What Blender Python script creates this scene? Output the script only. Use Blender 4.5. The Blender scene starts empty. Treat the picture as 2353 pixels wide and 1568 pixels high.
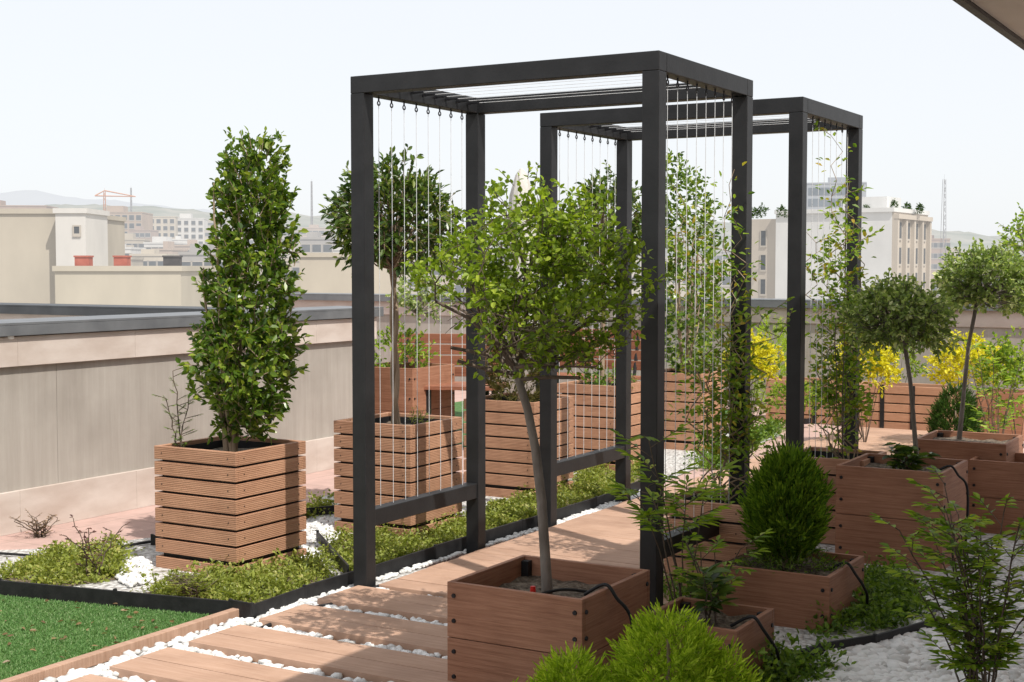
import bpy, bmesh, math, random
import numpy as np
from mathutils import Vector, Matrix
R = random.Random(11); rng = np.random.default_rng(11)
SC = bpy.context.scene; C = SC.collection
# ------------------------------------------------------------ camera model
F=3200.0; CX=1176.5; CY=784.0; PT=math.atan(173/3200); HC=1.52
cp,sp=math.cos(PT),math.sin(PT)
def ray(px,py):
    a=(px-CX)/F; b=(CY-py)/F
    return a, cp+b*sp, -sp+b*cp
def G(px,py,z=0.0):
    a,y,d=ray(px,py); t=(z-HC)/d
    return Vector((a*t,y*t,z))
def PY(px,py,Y):
    a,y,d=ray(px,py); t=Y/y
    return Vector((a*t,Y,HC+d*t))
TH=math.radians(30.4); cU,sU=math.cos(TH),math.sin(TH); OX,OY=-0.685,6.406
def W(u,v,z=0.0): return Vector((OX+u*cU+v*sU, OY-u*sU+v*cU, z))
UVEC=Vector((cU,-sU,0)); VVEC=Vector((sU,cU,0))
# ------------------------------------------------------------ materials
def newmat(name):
    m=bpy.data.materials.new(name); m.use_nodes=True
    nt=m.node_tree; b=nt.nodes['Principled BSDF']; return m,nt,b
def N(nt,t,**kw):
    n=nt.nodes.new(t)
    for k,v in kw.items(): setattr(n,k,v)
    return n
def ramp(nt,fac,c1,c2,p1=.3,p2=.7):
    r=N(nt,'ShaderNodeValToRGB'); e=r.color_ramp.elements
    e[0].color=(*c1,1); e[1].color=(*c2,1); e[0].position=p1; e[1].position=p2
    nt.links.new(fac,r.inputs['Fac']); return r.outputs['Color']
def coords(nt,scale,kind='Object'):
    tc=N(nt,'ShaderNodeTexCoord'); mp=N(nt,'ShaderNodeMapping'); mp.inputs['Scale'].default_value=scale
    nt.links.new(tc.outputs[kind],mp.inputs['Vector']); return mp.outputs['Vector']
def noise(nt,vec,scale,detail=4,rough=.55):
    n=N(nt,'ShaderNodeTexNoise'); n.inputs['Scale'].default_value=scale; n.inputs['Detail'].default_value=detail
    n.inputs['Roughness'].default_value=rough; nt.links.new(vec,n.inputs['Vector']); return n.outputs['Fac']
def bump(nt,b,h,strength,dist=.01):
    bp=N(nt,'ShaderNodeBump'); bp.inputs['Strength'].default_value=strength; bp.inputs['Distance'].default_value=dist
    nt.links.new(h,bp.inputs['Height']); nt.links.new(bp.outputs['Normal'],b.inputs['Normal'])
def mixc(nt,a,b_,fac,mode='MULTIPLY'):
    m=N(nt,'ShaderNodeMix',data_type='RGBA',blend_type=mode)
    if isinstance(fac,float): m.inputs['Factor'].default_value=fac
    else: nt.links.new(fac,m.inputs['Factor'])
    nt.links.new(a,m.inputs['A']); nt.links.new(b_,m.inputs['B']); return m.outputs['Result']
def pmat(name,c1,c2,scale=6,stretch=(1,1,1),rough=.7,spec=.3,metal=0,bmp=.2,bscale=None,bdist=.01,detail=5):
    m,nt,b=newmat(name); v=coords(nt,stretch); f=noise(nt,v,scale,detail)
    nt.links.new(ramp(nt,f,c1,c2),b.inputs['Base Color'])
    b.inputs['Roughness'].default_value=rough; b.inputs['Metallic'].default_value=metal
    b.inputs['Specular IOR Level'].default_value=spec
    if bmp: bump(nt,b,noise(nt,v,bscale or scale*4,3),bmp,bdist)
    return m
def wood(name,c1,c2,stretch,fine,rough=.6,groove=None):
    m,nt,b=newmat(name); v=coords(nt,stretch); v0=coords(nt,(1,1,1))
    f=noise(nt,v,1.0,6,.65); col=ramp(nt,f,c1,c2,.3,.72)
    blot=ramp(nt,noise(nt,v0,5,3),(.82,.80,.79),(1.0,1.0,1.0),.35,.6)
    geo=N(nt,'ShaderNodeNewGeometry')
    isl=ramp(nt,geo.outputs['Random Per Island'],(.85,.84,.84),(1.0,1.0,1.0),0,1)
    c=mixc(nt,mixc(nt,col,blot,.8),isl,1.0)
    nt.links.new(c,b.inputs['Base Color']); b.inputs['Roughness'].default_value=rough
    b.inputs['Specular IOR Level'].default_value=.25
    h=noise(nt,v,fine,3)
    if groove:
        wv=N(nt,'ShaderNodeTexWave',wave_type='BANDS',bands_direction=groove[0]); wv.inputs['Scale'].default_value=groove[1]
        nt.links.new(v0,wv.inputs['Vector'])
        mm=N(nt,'ShaderNodeMath',operation='MULTIPLY_ADD'); mm.inputs[1].default_value=.8
        nt.links.new(wv.outputs['Fac'],mm.inputs[0]); nt.links.new(h,mm.inputs[2]); h=mm.outputs[0]
    bump(nt,b,h,.40,.004); return m
def leafmat(name,c1,c2,c3=None,trans=.35,rough=.42,spec=.35,tint=(1.35,1.4,.6)):
    m,nt,b=newmat(name); geo=N(nt,'ShaderNodeNewGeometry')
    r=N(nt,'ShaderNodeValToRGB'); e=r.color_ramp.elements
    e[0].color=(*c1,1); e[1].color=(*c2,1); e[0].position=.1; e[1].position=.8
    if c3: x=e.new(.97); x.color=(*c3,1)
    nt.links.new(geo.outputs['Random Per Island'],r.inputs['Fac'])
    nt.links.new(r.outputs['Color'],b.inputs['Base Color']); b.inputs['Roughness'].default_value=rough
    b.inputs['Specular IOR Level'].default_value=spec
    tr=N(nt,'ShaderNodeBsdfTranslucent'); tc=N(nt,'ShaderNodeMix',data_type='RGBA',blend_type='MULTIPLY')
    tc.inputs['Factor'].default_value=1; tc.inputs['B'].default_value=(*tint,1)
    nt.links.new(r.outputs['Color'],tc.inputs['A']); nt.links.new(tc.outputs['Result'],tr.inputs['Color'])
    mx=N(nt,'ShaderNodeMixShader'); mx.inputs[0].default_value=trans
    nt.links.new(b.outputs[0],mx.inputs[1]); nt.links.new(tr.outputs[0],mx.inputs[2])
    nt.links.new(mx.outputs[0],nt.nodes['Material Output'].inputs['Surface']); return m
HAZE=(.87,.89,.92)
def hazed(m,fac,strength=.88):  # paints aerial haze into the material: constant pale emission mixed over the surface
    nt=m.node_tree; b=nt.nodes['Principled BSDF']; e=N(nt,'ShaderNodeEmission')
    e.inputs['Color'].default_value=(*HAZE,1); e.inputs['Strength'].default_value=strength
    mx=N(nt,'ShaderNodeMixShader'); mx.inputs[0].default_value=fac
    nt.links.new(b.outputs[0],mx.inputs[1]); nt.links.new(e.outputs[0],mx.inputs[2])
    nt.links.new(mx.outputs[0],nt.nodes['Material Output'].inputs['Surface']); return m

M={}
M['panel']=wood('composite panel',(.27,.122,.07),(.45,.232,.145),(5,5,120),3)
M['slat']=wood('composite slat',(.40,.205,.122),(.565,.325,.205),(4,4,150),3,groove=('Z',35))
M['deck']=wood('composite deck',(.44,.27,.185),(.57,.38,.278),(4,90,4),3,groove=('Y',45))
M['benchwood']=wood('bench wood',(.22,.085,.048),(.36,.155,.09),(4,4,100),3)
M['steel']=pmat('dark painted steel',(.012,.0125,.0135),(.021,.0215,.023),9,rough=.5,spec=.35,bmp=.08,bscale=60)
M['cable']=pmat('steel cable',(.62,.63,.64),(.74,.75,.76),40,rough=.4,metal=.0,bmp=0)
M['black']=pmat('black plastic',(.010,.010,.011),(.022,.022,.023),20,rough=.5,bmp=.1)
M['bolt']=pmat('dark bolt steel',(.02,.02,.022),(.05,.05,.055),50,rough=.4,metal=.6,bmp=0)
M['soil']=pmat('potting soil',(.055,.04,.03),(.26,.21,.16),45,rough=.95,bmp=.9,bscale=70,bdist=.02)
M['bark']=pmat('grey bark',(.10,.085,.07),(.26,.23,.20),14,(1,1,.35),rough=.9,bmp=.7,bscale=50)
M['twig']=pmat('brown twig',(.065,.048,.036),(.16,.12,.09),30,rough=.85,bmp=.3)
M['tanbark']=pmat('tan bark',(.22,.155,.10),(.38,.29,.21),20,(1,1,.3),rough=.85,bmp=.5)
M['red']=pmat('red plastic',(.55,.02,.015),(.65,.03,.02),20,rough=.4,bmp=0)
M['white']=pmat('white plastic',(.7,.7,.7),(.8,.8,.8),20,rough=.4,bmp=0)
M['cloth']=pmat('parasol cloth',(.50,.47,.43),(.62,.60,.56),8,(3,3,.5),rough=.9,bmp=.4)
M['marble']=pmat('pale marble',(.46,.38,.33),(.60,.53,.48),3,(1,1,2.5),rough=.6,bmp=.1,detail=8)
M['coping']=pmat('grey metal coping',(.10,.106,.114),(.155,.162,.17),5,rough=.45,spec=.5,bmp=.05)
M['dkcoping']=pmat('dark metal coping',(.035,.038,.042),(.06,.064,.07),5,rough=.5,spec=.4,bmp=.05)
M['eave']=pmat('cream soffit',(.60,.52,.44),(.68,.60,.52),3,rough=.8,bmp=.1)
M['membrane']=pmat('pale roof membrane',(.36,.345,.32),(.47,.45,.42),2,rough=.9,bmp=.2)
m,nt,b=newmat('striated stone'); v=coords(nt,(1,1,1)); vs=coords(nt,(14,14,.7))
c=ramp(nt,noise(nt,vs,1.0,7,.75),(.325,.292,.258),(.41,.375,.335),.3,.7)
st=ramp(nt,noise(nt,v,1.6,5),(.80,.79,.78),(1,1,1),.35,.62)
nt.links.new(mixc(nt,c,st,1.0),b.inputs['Base Color']); b.inputs['Roughness'].default_value=.9
bump(nt,b,noise(nt,coords(nt,(60,60,4)),1,4),.35,.005); M['ribbed']=m
m,nt,b=newmat('pink paving tiles'); v=coords(nt,(1,1,1)); br=N(nt,'ShaderNodeTexBrick'); br.offset=0
br.inputs['Scale'].default_value=2.5; br.inputs['Color1'].default_value=(.46,.31,.27,1); br.inputs['Color2'].default_value=(.51,.35,.305,1)
br.inputs['Mortar'].default_value=(.37,.265,.225,1); br.inputs['Mortar Size'].default_value=.012; br.inputs['Brick Width'].default_value=1; br.inputs['Row Height'].default_value=1
nt.links.new(v,br.inputs['Vector']); cc=ramp(nt,noise(nt,v,7,6),(.76,.76,.76),(1,1,1),.3,.65)
nt.links.new(mixc(nt,br.outputs['Color'],cc,.8),b.inputs['Base Color']); b.inputs['Roughness'].default_value=.85
bump(nt,b,noise(nt,v,80,3),.3,.005); M['tile']=m
m,nt,b=newmat('white gravel sheet'); v=coords(nt,(1,1,1)); vo=N(nt,'ShaderNodeTexVoronoi'); vo.inputs['Scale'].default_value=38
nt.links.new(v,vo.inputs['Vector']); nt.links.new(ramp(nt,vo.outputs['Distance'],(.62,.61,.59),(.30,.28,.26),.3,.85),b.inputs['Base Color'])
b.inputs['Roughness'].default_value=.8; inv=N(nt,'ShaderNodeMath',operation='SUBTRACT'); inv.inputs[0].default_value=1
nt.links.new(vo.outputs['Distance'],inv.inputs[1]); bump(nt,b,inv.outputs[0],.9,.02); M['gravel']=m
m,nt,b=newmat('white pebbles'); geo=N(nt,'ShaderNodeNewGeometry')
nt.links.new(ramp(nt,geo.outputs['Random Per Island'],(.50,.49,.47),(.78,.775,.76),0,.6),b.inputs['Base Color']); b.inputs['Roughness'].default_value=.6; M['pebble']=m
M['turf']=pmat('turf base',(.06,.13,.04),(.10,.19,.065),30,rough=.95,bmp=.8,bscale=160)
M['mulch']=pmat('bed soil',(.10,.075,.05),(.28,.22,.16),40,rough=.95,bmp=.8)
M['l_privet']=leafmat('privet leaves',(.05,.105,.014),(.17,.26,.030),(.36,.42,.07),.40,rough=.30,spec=.5)
M['l_bay']=leafmat('bay leaves',(.034,.072,.018),(.12,.185,.034),(.26,.31,.06),.34,rough=.32,spec=.45)
M['l_front']=leafmat('fresh tree leaves',(.105,.17,.014),(.26,.365,.03),(.40,.48,.065),.45)
M['l_euon']=leafmat('variegated leaves',(.15,.22,.065),(.36,.45,.16),(.76,.78,.50),.42)
M['l_thuja']=leafmat('thuja sprays',(.055,.12,.012),(.18,.29,.025),(.27,.38,.04),.35,rough=.6,spec=.15)
M['l_gold']=leafmat('golden thuja sprays',(.20,.31,.018),(.45,.58,.05),(.56,.66,.10),.42,rough=.6,spec=.15)
M['l_dkthuja']=leafmat('dark thuja sprays',(.025,.06,.012),(.07,.13,.022),None,.25,rough=.6,spec=.15)
M['l_brthuja']=leafmat('bronze thuja sprays',(.06,.06,.02),(.17,.15,.045),None,.25,rough=.6,spec=.15)
M['l_nand']=leafmat('nandina leaves',(.11,.20,.018),(.30,.42,.04),(.42,.49,.08),.46)
M['l_vine']=leafmat('vine leaves',(.10,.19,.022),(.30,.42,.05),(.46,.34,.06),.46)
M['l_cover']=leafmat('ground cover leaves',(.14,.17,.03),(.33,.38,.075),(.44,.42,.14),.38)
M['l_dkcover']=leafmat('dark ground cover leaves',(.06,.12,.018),(.19,.29,.04),None,.38)
M['l_yellow']=leafmat('yellow shrub leaves',(.50,.47,.02),(.74,.68,.05),None,.4)
M['l_grass']=leafmat('turf blades',(.085,.19,.055),(.18,.32,.11),(.32,.42,.22),.3,rough=.6,spec=.2)
M['l_dry']=leafmat('dry plant',(.16,.10,.05),(.30,.20,.10),None,.3)
M['l_redtwig']=leafmat('dark red leaves',(.06,.02,.02),(.14,.06,.04),None,.3)
# ------------------------------------------------------------ mesh helpers
def tag(o,label=None,cat=None,group=None,kind=None):
    if label: o['label']=label
    if cat: o['category']=cat
    if group: o['group']=group
    if kind: o['kind']=kind
    return o
def thing(name,label,cat,loc=(0,0,0),rz=0,group=None):
    o=bpy.data.objects.new(name,None); C.objects.link(o); o.empty_display_size=.1
    o.location=loc; o.rotation_euler=(0,0,rz); return tag(o,label,cat,group)
class MB:
    def __init__(s): s.v=[]; s.f=[]; s.m=[]; s.sm=[]
    def add(s,vs,fs,mi=0,smooth=False):
        o=len(s.v); s.v+=[tuple(p) for p in vs]; s.f+=[tuple(i+o for i in f) for f in fs]
        s.m+=[mi]*len(fs); s.sm+=[smooth]*len(fs); return s
    def box(s,x0,x1,y0,y1,z0,z1,mi=0,mat=None):
        vs=[(x,y,z) for z in (z0,z1) for y in (y0,y1) for x in (x0,x1)]
        if mat is not None: vs=[mat@Vector(p) for p in vs]
        return s.add(vs,[(0,2,3,1),(4,5,7,6),(0,1,5,4),(2,6,7,3),(0,4,6,2),(1,3,7,5)],mi)
    def tube(s,pts,rad,n=7,mi=0,cap=True):
        pts=[Vector(p) for p in pts]; k=len(pts)
        if not hasattr(rad,'__len__'): rad=[rad]*k
        t0=(pts[1]-pts[0]).normalized(); a=t0.orthogonal().normalized(); vs=[]
        for i in range(k):
            t=(pts[min(i+1,k-1)]-pts[max(i-1,0)]).normalized()
            a=(a-t*a.dot(t)).normalized(); b=t.cross(a)
            for j in range(n):
                q=2*math.pi*j/n; vs.append(pts[i]+(a*math.cos(q)+b*math.sin(q))*rad[i])
        fs=[(i*n+j,i*n+(j+1)%n,(i+1)*n+(j+1)%n,(i+1)*n+j) for i in range(k-1) for j in range(n)]
        s.add(vs,fs,mi,True)
        if cap: s.add([vs[j] for j in range(n)],[tuple(reversed(range(n)))],mi); s.add(vs[-n:],[tuple(range(n))],mi)
        return s
    def lathe(s,prof,n=16,mi=0,c=(0,0,0)):
        vs=[(c[0]+r*math.cos(2*math.pi*j/n),c[1]+r*math.sin(2*math.pi*j/n),c[2]+z) for r,z in prof for j in range(n)]
        fs=[(i*n+j,i*n+(j+1)%n,(i+1)*n+(j+1)%n,(i+1)*n+j) for i in range(len(prof)-1) for j in range(n)]
        return s.add(vs,fs,mi,True)
    def build(s,name,mats,parent=None,bevel=0):
        me=bpy.data.meshes.new(name); me.from_pydata(s.v,[],s.f)
        for m_ in (mats if isinstance(mats,(list,tuple)) else [mats]): me.materials.append(m_)
        me.polygons.foreach_set('material_index',s.m); me.polygons.foreach_set('use_smooth',s.sm); me.update()
        o=bpy.data.objects.new(name,me); C.objects.link(o); o.parent=parent
        if bevel:
            bm=o.modifiers.new('bevel','BEVEL'); bm.width=bevel; bm.segments=2; bm.limit_method='ANGLE'
        return o
def npmesh(name,verts,faces,mat,parent=None,smooth=False):
    me=bpy.data.meshes.new(name); nf,k=faces.shape
    me.vertices.add(len(verts)); me.vertices.foreach_set('co',np.ascontiguousarray(verts,dtype=np.float32).ravel())
    me.loops.add(nf*k); me.loops.foreach_set('vertex_index',np.ascontiguousarray(faces,dtype=np.int32).ravel())
    me.polygons.add(nf); me.polygons.foreach_set('loop_start',np.arange(0,nf*k,k,dtype=np.int32))
    try: me.polygons.foreach_set('loop_total',np.full(nf,k,dtype=np.int32))
    except Exception: pass
    me.polygons.foreach_set('use_smooth',np.full(nf,smooth))
    me.update(calc_edges=True); me.validate(); me.materials.append(mat)
    o=bpy.data.objects.new(name,me); C.objects.link(o); o.parent=parent; return o
def nrm(a): return a/np.maximum(np.linalg.norm(a,axis=-1,keepdims=True),1e-9)
class LV:
    def __init__(s): s.P=[];s.D=[];s.L=[];s.W=[]
    def add(s,P,D,L,Wd):
        P=np.asarray(P,float).reshape(-1,3); n=len(P)
        s.P.append(P); s.D.append(np.asarray(D,float).reshape(-1,3)); s.L.append(np.broadcast_to(L,(n,)).astype(float)); s.W.append(np.broadcast_to(Wd,(n,)).astype(float))
    def build(s,name,mat,parent=None,up=1.0,fold=.18,droop=.12,rnd=.6):
        P=np.concatenate(s.P);D=nrm(np.concatenate(s.D));L=np.concatenate(s.L)[:,None];Wd=np.concatenate(s.W)[:,None];n=len(P)
        U0=rng.normal(size=(n,3))*rnd; U0[:,2]+=up
        S=nrm(np.cross(D,U0)); Nn=np.cross(S,D)
        dz=np.array([0,0,-1.0])
        v=np.empty((n,6,3)); v[:,0]=P; v[:,3]=P+D*L+dz*droop*L
        v[:,1]=P+D*L*.33+S*Wd*.5+Nn*Wd*fold; v[:,2]=P+D*L*.7+S*Wd*.40+Nn*Wd*fold*.8+dz*droop*L*.5
        v[:,5]=P+D*L*.33-S*Wd*.5+Nn*Wd*fold; v[:,4]=P+D*L*.7-S*Wd*.40+Nn*Wd*fold*.8+dz*droop*L*.5
        base=(np.arange(n)*6)[:,None]
        f=np.stack([base+np.array([0,1,2,3]),base+np.array([0,3,4,5])],1).reshape(-1,4)
        return npmesh(name,v.reshape(-1,3),f,mat,parent)
def sticks(name,A,B,ra,rb,mat,parent=None,n=4):
    A=np.asarray(A,float).reshape(-1,3);B=np.asarray(B,float).reshape(-1,3);k=len(A)
    ra=np.broadcast_to(ra,(k,))[:,None];rb=np.broadcast_to(rb,(k,))[:,None]
    T=nrm(B-A); H=np.where(np.abs(T[:,2:3])>.9,np.array([[1.,0,0]]),np.array([[0,0,1.]])); X=nrm(np.cross(T,H)); Y=np.cross(T,X)
    v=np.empty((k,2*n,3))
    for j in range(n):
        q=2*math.pi*j/n; o=X*math.cos(q)+Y*math.sin(q); v[:,j]=A+o*ra; v[:,n+j]=B+o*rb
    base=(np.arange(k)*2*n)[:,None]
    f=np.stack([base+np.array([j,(j+1)%n,n+(j+1)%n,n+j]) for j in range(n)],1).reshape(-1,4)
    return npmesh(name,v.reshape(-1,3),f,mat,parent,True)
def twigleaves(lv,P,O,tl,nl,L,Wd,up=.4,rnd=.5,spread=.9):
    n=len(P); d=nrm(O+np.array([0,0,up])+rng.normal(size=(n,3))*rnd); ln=tl*rng.uniform(.6,1.3,(n,1))
    for k in range(nl):
        t=(k+.6)/nl; pos=P+d*ln*t; ld=d*(.5+.5*t)+rng.normal(size=(n,3))*spread*(1.15-.5*t)*.8
        s=rng.uniform(.65,1.2,n)*(1-.25*t)
        lv.add(pos,ld,L*s,Wd*s)
    return P,P+d*ln
def profile(n,prof,shell=.45,lump=.2,ph=0):
    z=np.array([p[0] for p in prof]);r=np.array([p[1] for p in prof]);dx=np.array([p[2] if len(p)>2 else 0 for p in prof])
    zz=rng.uniform(z[0],z[-1],n*6); rr=np.interp(zz,z,r); keep=rng.uniform(0,1,n*6)<(rr/r.max())**1.2; zz=zz[keep][:n]; rr=np.interp(zz,z,r)
    a=rng.uniform(0,2*np.pi,len(zz)); h=max(z[-1]-z[0],.1)
    rr=rr*(1+lump*np.sin(3*a+ph+zz*9/h)*np.cos(zz*14/h+2*a+ph)+lump*.6*np.sin(7*a-zz*25/h))
    q=np.sqrt(rng.uniform(shell**2,1,len(zz)))
    P=np.stack([np.cos(a)*rr*q+np.interp(zz,z,dx),np.sin(a)*rr*q,zz],1)
    O=np.stack([np.cos(a),np.sin(a),(zz-z.mean())/h*1.2],1)
    return P,O
def ballpts(n,rx,rz,cz,shell=.5,lump=.15,ph=0.,cut=-1.0):
    d=nrm(rng.normal(size=(n*3,3))); d=d[d[:,2]>cut][:n]; q=np.cbrt(rng.uniform(shell**3,1,len(d)))[:,None]
    w=1+lump*(np.sin(4*d[:,0]+3*d[:,2]+ph)*np.cos(5*d[:,1]-ph)+.6*np.sin(9*d[:,2]+7*d[:,0]))[:,None]
    P=d*q*w*np.array([rx,rx,rz])+np.array([0,0,cz]); return P,d
def sprays(lv,P,O,ln,nl=9,up=.8,rnd=.3,wf=.22):
    n=len(P); d=nrm(O*.8+np.array([0,0,up])+rng.normal(size=(n,3))*rnd); s=nrm(np.cross(d,rng.normal(size=(n,3))))
    L=ln*rng.uniform(.7,1.25,(n,1))
    for k in range(nl):
        t=k/(nl-1); sg=1 if k%2 else -1
        ld=d*(.75+.5*t)+s*sg*(.75*(1-t)); l=(L*.5*(1-.45*t))[:,0]
        lv.add(P+d*L*t*.8,ld,l,l*wf)
# ------------------------------------------------------------ plants
def conifer(label,loc,prof,mat,n,ln,name='conifer',cat='conifer',group=None,shell=.7,lump=.12,extra=(),up=.8):
    t=thing(name,label,cat,loc,0,group)
    mb=MB().tube([(0,0,-.02),(0.005,0,prof[-1][0]*.5),(0,0,prof[-1][0]*.85)],[.014,.01,.004],6); mb.build('trunk',M['tanbark'],t)
    lv=LV(); P,O=profile(n,prof,shell,lump,R.uniform(0,6)); sprays(lv,P,O,ln,up=up)
    for (ox,oy,pr,k) in extra:
        P,O=profile(k,pr,shell,lump,R.uniform(0,6)); P=P+np.array([ox,oy,0]); sprays(lv,P,O,ln)
    lv.build('foliage',mat,t,up=.3,fold=.05,droop=0); return t
def stdtree(name,label,loc,trunk,rads,crown_c,rx,rz,mat,ntw,L,Wd,cat='tree',group=None,bark='bark',tl=.1,nl=7,shell=.5,lump=.15,braid=False,cut=-.8):
    t=thing(name,label,cat,loc,0,group)
    mb=MB()
    if braid:
        for k in range(2):
            pts=[]
            for i in range(25):
                q=i/24; z=trunk[0][2]+(trunk[-1][2]-trunk[0][2])*q; a=q*9+k*math.pi
                x=trunk[0][0]+(trunk[-1][0]-trunk[0][0])*q
                pts.append((x+.013*math.cos(a),trunk[0][1]+.013*math.sin(a),z))
            mb.tube(pts,[.017-.004*i/24 for i in range(25)],7)
    else: mb.tube(trunk,rads,8)
    mb.build('trunk',M[bark],t)
    c=np.array(crown_c); top=np.array(trunk[-1])
    P,O=ballpts(ntw,rx,rz,0,shell,lump,R.uniform(0,6),cut); P=P+c
    lv=LV(); a,b_=twigleaves(lv,P,O,tl,nl,L,Wd,.2,.45)
    k=max(10,ntw//4); mid=top+(P[:k]-top)*.55+rng.normal(size=(k,3))*rx*.08
    A=np.concatenate([np.repeat(top[None],k,0),mid,a]);B=np.concatenate([mid,P[:k],b_])
    ra=np.concatenate([np.full(k,.007),np.full(k,.004),np.full(len(a),.002)])
    sticks('branches',A,B,ra,ra*.6,M[bark],t)
    lv.build('crown',mat,t); return t
def sparse(name,label,loc,h,spread,nst,mat,L,Wd,npet=9,nleaf=7,cat='shrub',group=None,lean=(0,0),start=.35,petl=.11,stem='twig',ang=0):
    t=thing(name,label,cat,loc,0,group); A=[];B=[];ra=[];lv=LV()
    for s_ in range(nst):
        a=R.uniform(0,6.28); rr=spread*R.uniform(.2,1); hh=h*R.uniform(.6,1)
        tip=Vector((math.cos(a)*rr+lean[0],math.sin(a)*rr+lean[1],hh)); b0=Vector((R.uniform(-.03,.03),R.uniform(-.03,.03),0)); pts=[]
        for i in range(9):
            q=i/8; pts.append(Vector((b0.x+(tip.x-b0.x)*q**1.6+R.uniform(-.008,.008),b0.y+(tip.y-b0.y)*q**1.6+R.uniform(-.008,.008),hh*q)))
        for i in range(8): A.append(pts[i]);B.append(pts[i+1]);ra.append(.0045*(1-.07*i))
        for k in range(npet):
            q=start+(1-start)*k/(npet-1) if npet>1 else 1; i=min(int(q*8),7); p=pts[i].lerp(pts[i+1],q*8-i)
            an=R.uniform(0,6.28); d=Vector((math.cos(an),math.sin(an),R.uniform(.15,.7))).normalized(); pl=petl*R.uniform(.6,1.3); e=p+d*pl
            A.append(p);B.append(e);ra.append(.0018); sd=d.cross(Vector((0,0,1))).normalized()
            for j in range(nleaf):
                u_=(j+1)/nleaf; sg=1 if j%2 else -1; dd=(d*(.5+.5*u_)+sd*sg*(1.0-.7*u_)+Vector((0,0,-.15)))
                if j==nleaf-1: dd=d
                sz=R.uniform(.75,1.15); lv.add([p+d*pl*(.3+.7*u_)],[dd],L*sz,Wd*sz)
    sticks('stems',[tuple(x) for x in A],[tuple(x) for x in B],np.array(ra),np.array(ra)*.8,M[stem],t)
    lv.build('leaves',mat,t,up=1.2,rnd=.35); return t
def vine(label,loc,stems,mat,L,Wd,group=None,dens=26,wob=.035):
    t=thing('climbing_plant',label,'climbing plant',loc,0,group); A=[];B=[];ra=[];lv=LV()
    for (dx,dy,tx,ty,hh) in stems:
        n=22; p=Vector((dx,dy,0)); 
        for i in range(n):
            q=(i+1)/n; nx=Vector((dx+(tx-dx)*q**.8+R.gauss(0,wob),dy+(ty-dy)*q**.8+R.gauss(0,wob),hh*q))
            A.append(tuple(p));B.append(tuple(nx));ra.append(.0045*(1-.6*q))
            zz=nx.z; m_=int(dens*(.22 if zz<.28 else 1.15-.7*q)*R.uniform(.2,1.3))
            for j in range(m_):
                base=p.lerp(nx,R.random())
                a=R.uniform(0,6.28); ln=R.uniform(.01,.10)
                d=Vector((math.cos(a),math.sin(a),R.uniform(-.3,.9))).normalized(); lv.add([base+d*ln],[d+Vector((R.gauss(0,.4),R.gauss(0,.4),R.gauss(0,.4)))],L*R.uniform(.6,1.2),Wd*R.uniform(.7,1.2))
            if R.random()<.4 and zz>.25:
                a=R.uniform(0,6.28); e=nx+Vector((math.cos(a)*.12,math.sin(a)*.12,R.uniform(0,.12))); A.append(tuple(nx));B.append(tuple(e));ra.append(.002)
                for j in range(8):
                    d=(e-nx)+Vector((R.gauss(0,.1),R.gauss(0,.1),R.gauss(0,.1))); lv.add([nx.lerp(e,.2+.8*j/7)],[d],L,Wd)
            p=nx
    sticks('stems',A,B,np.array(ra),np.array(ra)*.85,M['tanbark'],t); lv.build('leaves',mat,t); return t
def shrubball(name,label,loc,rx,rz,cz,mat,n,L,Wd,cat='shrub',group=None,tl=.07,nl=6,stem='twig',up=.6):
    t=thing(name,label,cat,loc,0,group); P,O=ballpts(n,rx,rz,cz,.4,.18,R.uniform(0,6),-.7)
    lv=LV(); a,b_=twigleaves(lv,P,O,tl,nl,L,Wd,up,.4); k=min(7,len(P))
    sticks('stems',np.concatenate([np.repeat(np.array([[0,0,0.]]),k,0),a]),np.concatenate([P[:k],b_]),np.concatenate([np.full(k,.004),np.full(len(a),.0015)]),.0012,M[stem],t)
    lv.build('leaves',mat,t); return t
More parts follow.
